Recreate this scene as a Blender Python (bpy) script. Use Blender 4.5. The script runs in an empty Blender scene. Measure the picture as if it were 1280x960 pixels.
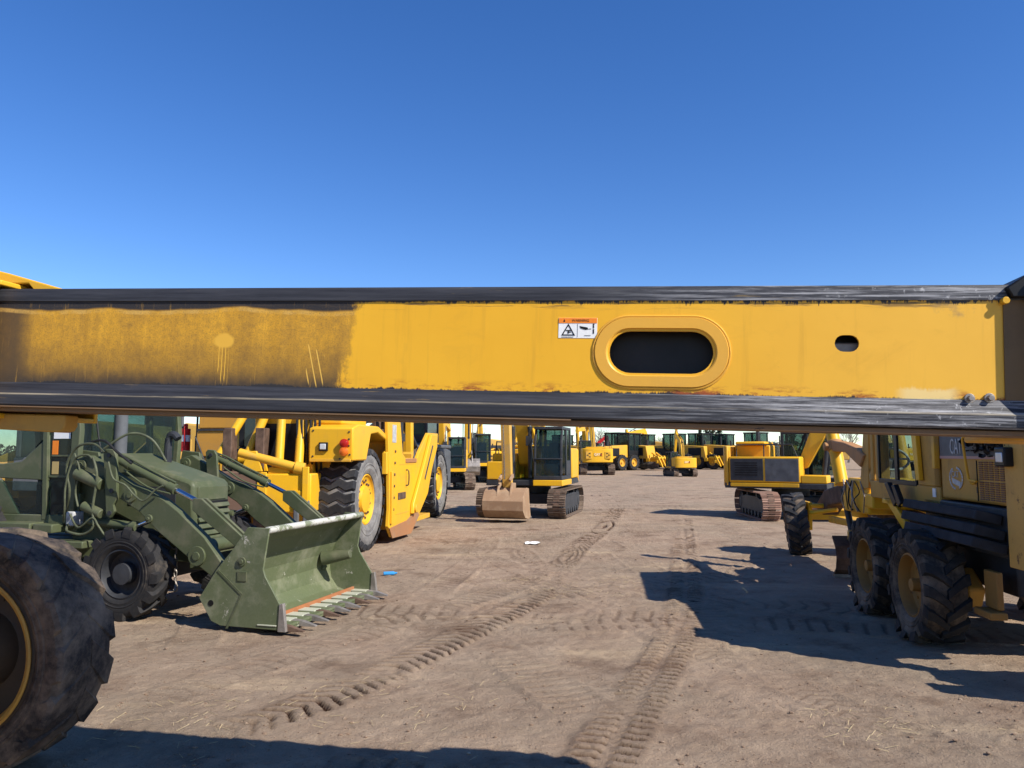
import bpy, math, random
import numpy as np
from mathutils import Matrix, Vector, Euler, noise as mnoise
R = math.radians
random.seed(7)
S = bpy.context.scene
COL = S.collection

# ------------------------------------------------------------------ camera, sky, sun, exposure
cam_d = bpy.data.cameras.new('camera')
cam = bpy.data.objects.new('camera', cam_d); COL.objects.link(cam)
cam.location = (0, 0, 2.0)
cam.rotation_euler = (R(90 + 5.18), 0, 0)
cam_d.sensor_width = 36.0
cam_d.lens = 27.0
cam_d.clip_start = 0.05
cam_d.clip_end = 20000
S.camera = cam
SUN_EL, SUN_AZ = 40.0, math.atan2(-0.574, 0.819)      # elevation, direction TO the sun in the XY plane
sun_dir = Vector((math.cos(SUN_AZ) * math.cos(R(SUN_EL)), math.sin(SUN_AZ) * math.cos(R(SUN_EL)), math.sin(R(SUN_EL))))
W = bpy.data.worlds.new('World'); S.world = W; W.use_nodes = True
nt = W.node_tree; nt.nodes.clear()
sky = nt.nodes.new('ShaderNodeTexSky'); sky.sky_type = 'NISHITA'; sky.sun_disc = False
sky.sun_elevation = R(SUN_EL); sky.sun_rotation = math.pi / 2 - SUN_AZ
sky.air_density = 1.0; sky.dust_density = 0.0; sky.ozone_density = 2.0; sky.altitude = 1600
bg = nt.nodes.new('ShaderNodeBackground'); bg.inputs[1].default_value = 0.126
out = nt.nodes.new('ShaderNodeOutputWorld')
hs = nt.nodes.new('ShaderNodeHueSaturation'); hs.inputs['Saturation'].default_value = 1.30; hs.inputs['Hue'].default_value = .5115
nt.links.new(sky.outputs[0], hs.inputs['Color']); nt.links.new(hs.outputs[0], bg.inputs[0]); nt.links.new(bg.outputs[0], out.inputs[0])
ld = bpy.data.lights.new('sun', 'SUN'); ld.energy = 5.0; ld.angle = R(0.5); ld.color = (1.0, 0.94, 0.85)
sun = bpy.data.objects.new('sun', ld); COL.objects.link(sun)
sun.rotation_euler = sun_dir.to_track_quat('Z', 'Y').to_euler()
S.view_settings.view_transform = 'Standard'; S.view_settings.look = 'None'
S.view_settings.exposure = 0.55; S.view_settings.gamma = 1.0
S.view_settings.use_curve_mapping = False
S.cycles.max_bounces = 6; S.cycles.transparent_max_bounces = 12

# ------------------------------------------------------------------ materials
def newmat(name):
    m = bpy.data.materials.new(name); m.use_nodes = True
    n = m.node_tree; b = n.nodes['Principled BSDF']
    b.inputs['Specular IOR Level'].default_value = .26        # dusty, sun-chalked surfaces
    return m, n, b
def N(n, t, **k):
    x = n.nodes.new(t)
    for a, v in k.items(): setattr(x, a, v)
    return x
def noise_tex(n, scale, detail=5, rough=0.6, vec=None, dist=0.0):
    t = N(n, 'ShaderNodeTexNoise'); t.inputs['Scale'].default_value = scale
    t.inputs['Detail'].default_value = detail; t.inputs['Roughness'].default_value = rough
    t.inputs['Distortion'].default_value = dist
    if vec is not None: n.links.new(vec, t.inputs['Vector'])
    return t.outputs['Fac']
def ramp(n, fac, a, b, c0=(0, 0, 0, 1), c1=(1, 1, 1, 1)):
    r = N(n, 'ShaderNodeValToRGB'); r.color_ramp.elements[0].position = a; r.color_ramp.elements[1].position = b
    r.color_ramp.elements[0].color = c0; r.color_ramp.elements[1].color = c1
    n.links.new(fac, r.inputs[0]); return r.outputs[0]
def mix(n, fac, a, b):
    x = N(n, 'ShaderNodeMix', data_type='RGBA')
    if hasattr(fac, 'links'): n.links.new(fac, x.inputs[0])
    else: x.inputs[0].default_value = fac
    for v, i in ((a, 6), (b, 7)):
        if hasattr(v, 'links'): n.links.new(v, x.inputs[i])
        else: x.inputs[i].default_value = (*v[:3], 1)
    return x.outputs[2]
def math_n(n, op, a, b=0.0):
    x = N(n, 'ShaderNodeMath', operation=op)
    for v, i in ((a, 0), (b, 1)):
        if hasattr(v, 'links'): n.links.new(v, x.inputs[i])
        else: x.inputs[i].default_value = v
    return x.outputs[0]
def objvec(n, scale=(1, 1, 1)):
    tc = N(n, 'ShaderNodeTexCoord'); mp = N(n, 'ShaderNodeMapping'); mp.inputs['Scale'].default_value = scale
    n.links.new(tc.outputs['Object'], mp.inputs[0]); return mp.outputs[0]
def bump(n, b, h, strength, dist=0.01):
    x = N(n, 'ShaderNodeBump'); x.inputs['Strength'].default_value = strength; x.inputs['Distance'].default_value = dist
    n.links.new(h, x.inputs['Height']); n.links.new(x.outputs[0], b.inputs['Normal'])

def paint(name, col, dirt=(0.25, 0.19, 0.13), amt=0.5, rough=0.45, chip=None, chip_amt=0.0, scale=2.5, streak=True):
    """Paint with fading, dust film, run-down streaks and chipped spots."""
    m, n, b = newmat(name)
    v = objvec(n)
    fade = ramp(n, noise_tex(n, 0.9, 4, 0.6, v), 0.3, 0.75)
    c = mix(n, fade, col, tuple(min(1, x * 0.8 + 0.02) for x in col))
    d1 = ramp(n, noise_tex(n, scale, 8, 0.68, v), 0.62 - 0.22 * amt, 0.92 - 0.2 * amt)
    d1 = math_n(n, 'MULTIPLY', d1, min(1.0, amt * 1.3))
    c = mix(n, d1, c, dirt)
    if streak:
        sv = objvec(n, (9, 9, 0.7))
        st = math_n(n, 'MULTIPLY', ramp(n, noise_tex(n, 1.6, 5, 0.7, sv), 0.55, 0.85), amt * 0.7)
        c = mix(n, st, c, tuple(x * 0.6 for x in dirt))
    fine = ramp(n, noise_tex(n, 45, 3, 0.7, v), 0.35, 0.75)
    c = mix(n, math_n(n, 'MULTIPLY', fine, 0.18 * amt), c, dirt)
    if chip is not None:
        cm = ramp(n, noise_tex(n, 5.5, 9, 0.75, v, 0.4), 0.72 - 0.3 * chip_amt, 0.76 - 0.3 * chip_amt)
        c = mix(n, cm, c, chip)
    n.links.new(c, b.inputs['Base Color'])
    rr = N(n, 'ShaderNodeMapRange'); rr.inputs[3].default_value = rough; rr.inputs[4].default_value = min(1, rough + 0.35)
    n.links.new(d1, rr.inputs[0]); n.links.new(rr.outputs[0], b.inputs['Roughness'])
    bump(n, b, noise_tex(n, 30, 4, 0.6, v), 0.12, 0.004)
    return m
def plain(name, col, rough=0.6, metal=0.0, var=0.25, scale=6, bmp=0.15):
    m, n, b = newmat(name); v = objvec(n)
    f = noise_tex(n, scale, 7, 0.65, v)
    c = mix(n, ramp(n, f, 0.3, 0.75), tuple(x * (1 - var) for x in col), tuple(min(1, x * (1 + var)) for x in col))
    n.links.new(c, b.inputs['Base Color']); b.inputs['Roughness'].default_value = rough; b.inputs['Metallic'].default_value = metal
    bump(n, b, noise_tex(n, scale * 8, 4, 0.6, v), bmp, 0.004)
    return m
def rubber(name, col, dust, amt):
    m, n, b = newmat(name); v = objvec(n)
    f = ramp(n, noise_tex(n, 3.2, 8, 0.7, v), 0.62 - 0.35 * amt, 0.95 - 0.35 * amt)
    c = mix(n, f, col, dust)
    f2 = ramp(n, noise_tex(n, 24, 6, 0.7, v), 0.45, 0.8)
    c = mix(n, math_n(n, 'MULTIPLY', f2, 0.45 * amt + 0.05), c, dust)
    n.links.new(c, b.inputs['Base Color']); b.inputs['Roughness'].default_value = 0.75
    bump(n, b, noise_tex(n, 60, 5, 0.65, v), 0.3, 0.004)
    return m
def glass(name, tint=(0.55, 0.66, 0.66), t=0.55, rough=0.06):
    m, n, b = newmat(name)
    b.inputs['Base Color'].default_value = (0.03, 0.045, 0.05, 1); b.inputs['Roughness'].default_value = rough
    b.inputs['IOR'].default_value = 1.5; b.inputs['Specular IOR Level'].default_value = .5
    tr = N(n, 'ShaderNodeBsdfTransparent'); tr.inputs[0].default_value = (*tint, 1)
    mx = N(n, 'ShaderNodeMixShader')
    v = objvec(n)
    fac = math_n(n, 'ADD', math_n(n, 'MULTIPLY', noise_tex(n, 3.5, 6, 0.7, v), -0.35), t + 0.17)
    n.links.new(fac, mx.inputs[0]); n.links.new(b.outputs[0], mx.inputs[1]); n.links.new(tr.outputs[0], mx.inputs[2])
    n.links.new(mx.outputs[0], n.nodes['Material Output'].inputs[0])
    return m

YEL = (0.78, 0.415, 0.010)
M = dict(
    yellow=paint('yellow_paint', YEL, amt=0.34, rough=0.42, chip=(0.16, 0.09, 0.04), chip_amt=0.10, dirt=(0.30, 0.20, 0.10)),
    yellow_worn=paint('worn_yellow_paint', (0.70, 0.37, 0.02), amt=0.55, rough=0.5, chip=(0.10, 0.055, 0.03), chip_amt=0.12),
    yellow_old=paint('faded_yellow_paint', (0.50, 0.27, 0.045), amt=0.55, rough=0.6, chip=(0.12, 0.055, 0.03), chip_amt=0.2, dirt=(0.16, 0.11, 0.07)),
    yellow_dusty=paint('dusty_yellow_paint', (0.62, 0.36, 0.06), amt=0.65, rough=0.55, dirt=(0.36, 0.27, 0.16)),
    green=paint('olive_green_paint', (0.068, 0.084, 0.037), amt=0.55, rough=0.5, dirt=(0.20, 0.18, 0.12), chip=(0.035, 0.042, 0.022), chip_amt=0.22),
    green_worn=paint('scraped_green_paint', (0.098, 0.120, 0.054), amt=0.55, rough=0.45, dirt=(0.32, 0.31, 0.22), chip=(0.45, 0.43, 0.36), chip_amt=0.30),
    black=plain('black_paint', (0.012, 0.012, 0.013), 0.45, 0, 0.5, 4),
    dark=plain('dark_grey_paint', (0.035, 0.037, 0.042), 0.5, 0, 0.4, 4),
    grey=plain('grey_paint', (0.10, 0.105, 0.11), 0.55, 0, 0.35, 3),
    matte=plain('matte_black_plate', (0.026, 0.029, 0.036), 0.9, 0, 0.5, 4),
    steel=plain('worn_steel', (0.30, 0.27, 0.24), 0.5, 0.5, 0.45, 5),
    rust=plain('brown_rusty_steel', (0.115, 0.072, 0.050), 0.8, 0.1, 0.6, 5, 0.35),
    track_steel=plain('dusty_track_steel', (0.20, 0.145, 0.105), 0.75, 0.15, 0.5, 8, 0.3),
    chrome=plain('chrome_rod', (0.55, 0.56, 0.6), 0.18, 1.0, 0.1),
    rubber=rubber('tyre_rubber', (0.018, 0.018, 0.019), (0.15, 0.12, 0.09), 0.22),
    rubber_tread=rubber('dark_tread_rubber', (0.020, 0.021, 0.024), (0.12, 0.11, 0.10), 0.30),
    rubber_light=rubber('chalky_tyre_rubber', (0.13, 0.125, 0.12), (0.30, 0.285, 0.26), 0.55),
    rubber_dusty=rubber('dusty_tyre_rubber', (0.026, 0.022, 0.020), (0.26, 0.19, 0.13), 0.56),
    rubber_grey=rubber('grey_tyre_rubber', (0.05, 0.05, 0.052), (0.24, 0.225, 0.20), 0.55),
    hose=plain('hose_rubber', (0.016, 0.016, 0.016), 0.55, 0, 0.4),
    hose_green=plain('painted_hose', (0.085, 0.095, 0.055), 0.6, 0, 0.5),
    glass=glass('cab_glass', (.62, .74, .72), .74),
    glass_dark=glass('dark_cab_glass', (0.25, 0.31, 0.31), 0.30),
    white=plain('white_vinyl', (0.78, 0.78, 0.76), 0.5, 0, 0.06),
    orange=plain('orange_vinyl', (0.80, 0.22, 0.02), 0.5, 0, 0.1),
    red=plain('red_paint', (0.50, 0.02, 0.02), 0.4, 0, 0.2),
    redlens=plain('red_lens', (0.45, 0.02, 0.015), 0.2, 0, 0.2),
    amber=plain('amber_lens', (0.75, 0.16, 0.02), 0.25, 0, 0.2),
    clear=plain('lamp_lens', (0.65, 0.66, 0.66), 0.15, 0.2, 0.1),
    rim_dark=paint('grimy_rim', (.075, .050, .028), amt=.5, rough=.6, dirt=(.15, .10, .06)),
    rim_brown=paint('rusty_yellow_rim', (.32, .16, .035), amt=.5, rough=.65, chip=(.10, .05, .03), chip_amt=.3, dirt=(.14, .09, .06)),
    seat=plain('seat_fabric', (0.02, 0.02, 0.022), 0.9),
    silver=plain('worn_grey_decal', (0.42, 0.43, 0.43), 0.6, 0, 0.35, 12),
)

# ------------------------------------------------------------------ mesh helpers
class MB:
    def __init__(s): s.v = []; s.f = []; s.M = Matrix.Identity(4); s.mi = None
    def add(s, vs, fs):
        o = len(s.v); M_ = s.M
        s.v += [tuple(M_ @ Vector(p)) for p in vs]
        s.f += [tuple(o + i for i in f) for f in fs]; return s
    def box(s, c, d, rot=(0, 0, 0), taper=None):
        m = Euler(rot).to_matrix(); h = [x / 2 for x in d]; vs = []
        for z in (-1, 1):
            k = 1 if (taper is None or z < 0) else taper
            for x, y in ((-1, -1), (1, -1), (1, 1), (-1, 1)):
                vs.append(Vector(c) + m @ Vector((x * h[0] * k, y * h[1] * k, z * h[2])))
        return s.add(vs, [(3, 2, 1, 0), (4, 5, 6, 7), (0, 1, 5, 4), (1, 2, 6, 5), (2, 3, 7, 6), (3, 0, 4, 7)])
    def b6(s, x0, x1, y0, y1, z0, z1): return s.box(((x0 + x1) / 2, (y0 + y1) / 2, (z0 + z1) / 2), (abs(x1 - x0), abs(y1 - y0), abs(z1 - z0)))
    def prism(s, pts, a, b, plane='xz'):
        n = len(pts)
        def mk(p, t):
            if plane == 'xz': return (p[0], t, p[1])
            if plane == 'yz': return (t, p[0], p[1])
            return (p[0], p[1], t)
        vs = [mk(p, a) for p in pts] + [mk(p, b) for p in pts]
        ar = sum(pts[i][0] * pts[(i + 1) % n][1] - pts[(i + 1) % n][0] * pts[i][1] for i in range(n))
        flip = (ar > 0) == (b > a)
        if plane == 'xz': flip = not flip
        f1, f2 = tuple(range(n)), tuple(range(2 * n - 1, n - 1, -1))
        sd = [(i, i + n, (i + 1) % n + n, (i + 1) % n) for i in range(n)]
        fs = [f1, f2] + sd
        if flip: fs = [tuple(reversed(f)) for f in fs]
        return s.add(vs, fs)
    def cyl(s, p0, p1, r0, r1=None, n=14, cap=True):
        r1 = r0 if r1 is None else r1
        p0, p1 = Vector(p0), Vector(p1); d = (p1 - p0)
        q = d.to_track_quat('Z', 'Y').to_matrix(); vs = []
        for p, r in ((p0, r0), (p1, r1)):
            for i in range(n):
                a = 2 * math.pi * i / n
                vs.append(p + q @ Vector((r * math.cos(a), r * math.sin(a), 0)))
        fs = [(i, (i + 1) % n, (i + 1) % n + n, i + n) for i in range(n)]
        if cap: fs += [tuple(range(n - 1, -1, -1)), tuple(range(n, 2 * n))]
        return s.add(vs, fs)
    def tube(s, pts, r, n=7, smooth_steps=0):
        P = [Vector(p) for p in pts]
        if smooth_steps:
            Q = []
            for i in range(len(P) - 1):
                a = P[max(i - 1, 0)]; b = P[i]; c = P[i + 1]; d = P[min(i + 2, len(P) - 1)]
                for k in range(smooth_steps):
                    t = k / smooth_steps
                    Q.append(0.5 * ((2 * b) + (c - a) * t + (2 * a - 5 * b + 4 * c - d) * t * t + (3 * b - a - 3 * c + d) * t ** 3))
            Q.append(P[-1]); P = Q
        vs = []; fs = []
        up = Vector((0.13, 0.27, 0.95))
        for i, p in enumerate(P):
            t = (P[min(i + 1, len(P) - 1)] - P[max(i - 1, 0)]).normalized()
            x = t.cross(up)
            if x.length < 1e-3: x = t.cross(Vector((1, 0, 0)))
            x.normalize(); y = t.cross(x)
            rr = r if not isinstance(r, (list, tuple)) else r[min(i, len(r) - 1)]
            for k in range(n):
                a = 2 * math.pi * k / n; vs.append(p + x * rr * math.cos(a) + y * rr * math.sin(a))
            if i:
                for k in range(n):
                    fs.append(((i - 1) * n + k, (i - 1) * n + (k + 1) % n, i * n + (k + 1) % n, i * n + k))
        fs += [tuple(range(n)), tuple(range((len(P) - 1) * n + n - 1, (len(P) - 1) * n - 1, -1))]
        return s.add(vs, fs)
    def lathe(s, prof, c, n=48, axis='y', a0=0.0, a1=2 * math.pi):
        """prof: (axial, radius); axis y"""
        full = abs(a1 - a0 - 2 * math.pi) < 1e-6
        cnt = n if full else n + 1; vs = []; fs = []; k = len(prof)
        for i in range(cnt):
            a = a0 + (a1 - a0) * i / n
            for (ax, r) in prof:
                vs.append((c[0] + r * math.cos(a), c[1] + ax, c[2] + r * math.sin(a)))
        for i in range(n):
            j = (i + 1) % cnt
            for q in range(k - 1):
                fs.append((i * k + q, j * k + q, j * k + q + 1, i * k + q + 1))
        return s.add(vs, fs)
    def sheet(s, prof, y0, y1, th, plane='xz'):
        """a bent plate: polyline prof (x,z) with thickness th, from y0 to y1"""
        P = [Vector((p[0], p[1])) for p in prof]; L = []; Rr = []
        for i, p in enumerate(P):
            t = (P[min(i + 1, len(P) - 1)] - P[max(i - 1, 0)]).normalized(); nn = Vector((-t.y, t.x))
            L.append(p + nn * th / 2); Rr.append(p - nn * th / 2)
        for i in range(len(P) - 1):
            q = [L[i], L[i + 1], Rr[i + 1], Rr[i]]
            s.prism([tuple(a) for a in q], y0, y1, plane)
        return s
    def obj(s, name, mat, parent=None, bevel=0.0, label=None, smooth=35, loc=None):
        me = bpy.data.meshes.new(name); me.from_pydata(s.v, [], s.f); me.update()
        if isinstance(mat, tuple):
            for q in mat: me.materials.append(q)
            if s.mi is not None: me.polygons.foreach_set('material_index', [0 if i < s.mi else 1 for i in range(len(s.f))])
        else: me.materials.append(mat)
        if smooth:
            me.shade_smooth(); me.set_sharp_from_angle(angle=R(smooth))
        o = bpy.data.objects.new(name, me); COL.objects.link(o)
        if parent is not None: o.parent = parent
        if loc is not None: o.location = loc
        if bevel:
            bm = o.modifiers.new('b', 'BEVEL'); bm.width = bevel; bm.segments = 2; bm.limit_method = 'ANGLE'; bm.angle_limit = R(40); bm.harden_normals = False
        if label: o['label'] = label
        return o
def mb(M_=None):
    x = MB()
    if M_ is not None: x.M = M_
    return x
def thing(name, label, cat, loc=(0, 0, 0), rz=0.0, group=None, scale=1.0):
    o = bpy.data.objects.new(name, None); COL.objects.link(o); o.empty_display_size = 0.3
    o.location = loc; o.rotation_euler = (0, 0, rz); o.scale = (scale,) * 3
    o['label'] = label; o['category'] = cat
    if group: o['group'] = group
    return o
def tag(o, label, cat, group=None):
    o['label'] = label; o['category'] = cat
    if group: o['group'] = group
    return o
def text(body, size, parent, mat, matrix, name='lettering', depth=0.002, sx=1.0):
    c = bpy.data.curves.new(name, 'FONT'); c.body = body; c.size = size; c.extrude = depth; c.resolution_u = 4
    c.align_x = 'CENTER'; c.align_y = 'CENTER'
    t = bpy.data.objects.new('text_source', c); COL.objects.link(t)
    dg = bpy.context.evaluated_depsgraph_get(); dg.update()
    me = bpy.data.meshes.new_from_object(t.evaluated_get(dg)); bpy.data.objects.remove(t); bpy.data.curves.remove(c)
    me.name = name; me.materials.clear(); me.materials.append(mat)
    o = bpy.data.objects.new(name, me); COL.objects.link(o)
    o.parent = parent; o.matrix_local = matrix @ Matrix.Diagonal((sx, 1, 1, 1)); return o
def face_mat(loc, xdir, updir):
    """matrix whose X is the reading direction, Y is up, Z faces the reader"""
    x = Vector(xdir).normalized(); y = Vector(updir).normalized(); z = x.cross(y)
    m = Matrix((x, y, z)).transposed().to_4x4(); m.translation = Vector(loc); return m
def link_copy(o, parent, loc=None):
    c = o.copy(); COL.objects.link(c); c.parent = parent
    if loc is not None: c.location = loc
    return c
def dup_tree(root, loc, rz, label=None):
    r = root.copy(); COL.objects.link(r); r.location = loc; r.rotation_euler = (0, 0, rz)
    if label: r['label'] = label
    def rec(src, dst):
        for ch in list(src.children):
            c = ch.copy(); COL.objects.link(c); c.parent = dst; c.matrix_parent_inverse = ch.matrix_parent_inverse
            rec(ch, c)
    rec(root, r); return r

# ---- wheels (axis along local y, centre c)
def tyre_mb(R_, Wd, rim, c, style='ag', n=20, lug=0.05, flat=0.0, seg=60, rnd=1):
    m = MB(); h = Wd / 2; cr = R_ - lug
    prof = [(-h * .72, rim), (-h * .86, rim + .02), (-h * .94, rim + (cr - rim) * .2), (-h * .965, rim + (cr - rim) * .25), (-h * .95, rim + (cr - rim) * .28), (-h * .965, rim + (cr - rim) * .38), (-h * 1.0, rim + (cr - rim) * .41), (-h * 1.0, rim + (cr - rim) * .45), (-h * .975, rim + (cr - rim) * .48), (-h, rim + (cr - rim) * .55), (-h * .97, rim + (cr - rim) * .78),
            (-h * .86, cr * .975), (-h * .45, cr), (0, cr * 1.004), (h * .45, cr), (h * .86, cr * .975), (h * .97, rim + (cr - rim) * .78),
            (h, rim + (cr - rim) * .55), (h * .975, rim + (cr - rim) * .48), (h * 1.0, rim + (cr - rim) * .45), (h * 1.0, rim + (cr - rim) * .41), (h * .965, rim + (cr - rim) * .38), (h * .95, rim + (cr - rim) * .28), (h * .965, rim + (cr - rim) * .25), (h * .94, rim + (cr - rim) * .2), (h * .86, rim + .02), (h * .72, rim), (h * .4, rim * .97), (-h * .4, rim * .97), (-h * .72, rim)]
    m.lathe(prof, (0, 0, 0), seg)
    m.mi = len(m.f)
    rg = random.Random(rnd)
    def sweep(st, hw):
        vs = []; fs = []
        for (a, th, rb, rt, w) in st:
            for (dt, r) in ((-w, rb), (-w * .72, rt), (w * .72, rt), (w, rb)):
                t = th + dt * hw
                vs.append((r * math.cos(t), a, r * math.sin(t)))
        for i in range(len(st) - 1):
            for q in range(3): fs.append((i * 4 + q, i * 4 + q + 1, (i + 1) * 4 + q + 1, (i + 1) * 4 + q))
        fs += [(3, 2, 1, 0), tuple(len(vs) - 4 + i for i in range(4))]
        m.add(vs, fs)
    p = 2 * math.pi / n
    for i in range(n):
        for sd in (-1, 1):
            th = i * p + (p / 2 if sd > 0 else 0) + rg.uniform(-.03, .03) * p
            j = rg.uniform(.97, 1.0)
            if style == 'ag':
                sweep([(sd * -h * .10, th + p * .55, cr * .98, R_ * j, .8), (sd * h * .30, th + p * .25, cr * .98, R_ * j, .9),
                       (sd * h * .70, th, cr * .97, R_ * j * .995, 1.0), (sd * h * .98, th - p * .10, cr * .93, R_ * .975, 1.1),
                       (sd * h * 1.03, th - p * .12, rim + (cr - rim) * .70, R_ * .93, 1.15)], p * .26)
            elif style == 'rock':
                sweep([(0, th + p * .28, cr * .98, R_ * j, 1), (sd * h * .45, th + p * .10, cr * .98, R_ * j, 1),
                       (sd * h * .55, th - p * .12, cr * .98, R_ * j, 1), (sd * h * .93, th - p * .2, cr * .95, R_ * .985, 1),
                       (sd * h * 1.01, th - p * .2, rim + (cr - rim) * .8, R_ * .93, .9)], p * (.41 if True else .3))
            elif style == 'wave':
                if sd < 0: continue
                sweep([(-h * 1.02, th + p * .1, rim + (cr - rim) * .82, R_ * .94, .9), (-h * .96, th + p * .1, cr * .95, R_ * .985, 1), (-h * .60, th + p * .26, cr * .98, R_ * j, 1), (-h * .22, th - p * .06, cr * .98, R_ * j, 1),
                       (h * .22, th + p * .26, cr * .98, R_ * j, 1), (h * .60, th - p * .06, cr * .98, R_ * j, 1), (h * .96, th + p * .12, cr * .95, R_ * .985, 1), (h * 1.02, th + p * .12, rim + (cr - rim) * .82, R_ * .94, .9)], p * .43)
            elif style == 'worn':
                sweep([(sd * h * .04, th + p * .5, cr * .98, R_ * j, .9), (sd * h * .45, th + p * .22, cr * .98, R_ * j, 1), (sd * h * .80, th, cr * .95, R_ * j * .99, 1.05),
                       (sd * h * .97, th - p * .08, cr * .94, R_ * .972, 1.0), (sd * h * 1.035, th - p * .12, rim + (cr - rim) * .80, R_ * .935, .85), (sd * h * 1.02, th - p * .15, rim + (cr - rim) * .62, rim + (cr - rim) * .66, .6)], p * .37)
            elif style == 'block':
                sweep([(sd * h * .04, th + p * .5, cr * .98, R_ * j, 1), (sd * h * .42, th + p * .18, cr * .98, R_ * j, 1),
                       (sd * h * .60, th + p * .18, cr * .98, R_ * j, .95), (sd * h * .96, th - p * .15, cr * .94, R_ * .985, 1),
                       (sd * h * 1.03, th - p * .2, rim + (cr - rim) * .72, R_ * .935, .7)], p * .30)
    if flat:
        lim = -R_ + flat
        m.v = [(x, y * (1 + 0.25 * max(0, (lim + .12 - z) / .12)) if z < lim + .12 else y, max(z, lim + 0.12 * (z + R_) / (flat + .12) * 0 + 0) if z < lim else z) for (x, y, z) in m.v]
    m.v = [(x + c[0], y + c[1], z + c[2]) for (x, y, z) in m.v]
    return m
def rim_mb(rim, Wd, c, out=-1, dish=.25, hub=.3, bolts=12):
    """dished rim seen from side `out` (-1: the local -y side)"""
    m = MB(); h = Wd / 2; o = out
    d = h * (1 - dish * 2)
    prof = [(o * h * .80, rim * 1.03), (o * h * .84, rim * .97), (o * h * .72, rim * .93), (o * d * .9, rim * .88), (o * d * .55, rim * .80), (o * d * .5, rim * .55),
            (o * d * .75, rim * .50), (o * d * .8, rim * hub), (o * h * .75, rim * hub * .9), (o * h * .78, rim * hub * .3), (o * h * .78, 0.001)]
    m.lathe(prof, c, 40)
    for i in range(bolts):
        a = 2 * math.pi * i / bolts; x, z = c[0] + rim * .68 * math.cos(a), c[2] + rim * .68 * math.sin(a)
        m.cyl((x, c[1] + o * d * .45, z), (x, c[1] + o * d * .72, z), rim * .05, n=6)
    m.lathe([(-o * h * .8, rim * 1.03), (-o * h * .84, rim * .97), (-o * h * .1, rim * .9), (-o * h * .1, .001)], c, 32)
    return m
def wheel(parent, c, R_, Wd, rim, tm, rm, style='ag', n=20, lug=.05, out=-1, flat=0.0, seg=56, dish=.25, hub=.3, bolts=12, rnd=1):
    t = tyre_mb(R_, Wd, rim, (0, 0, 0), style, n, lug, flat, seg, rnd).obj('tyre', tm, parent, loc=c, smooth=30)
    rim_mb(rim, Wd, (0, 0, 0), out, dish, hub, bolts).obj('rim', rm, t, smooth=30)
    return t

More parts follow.
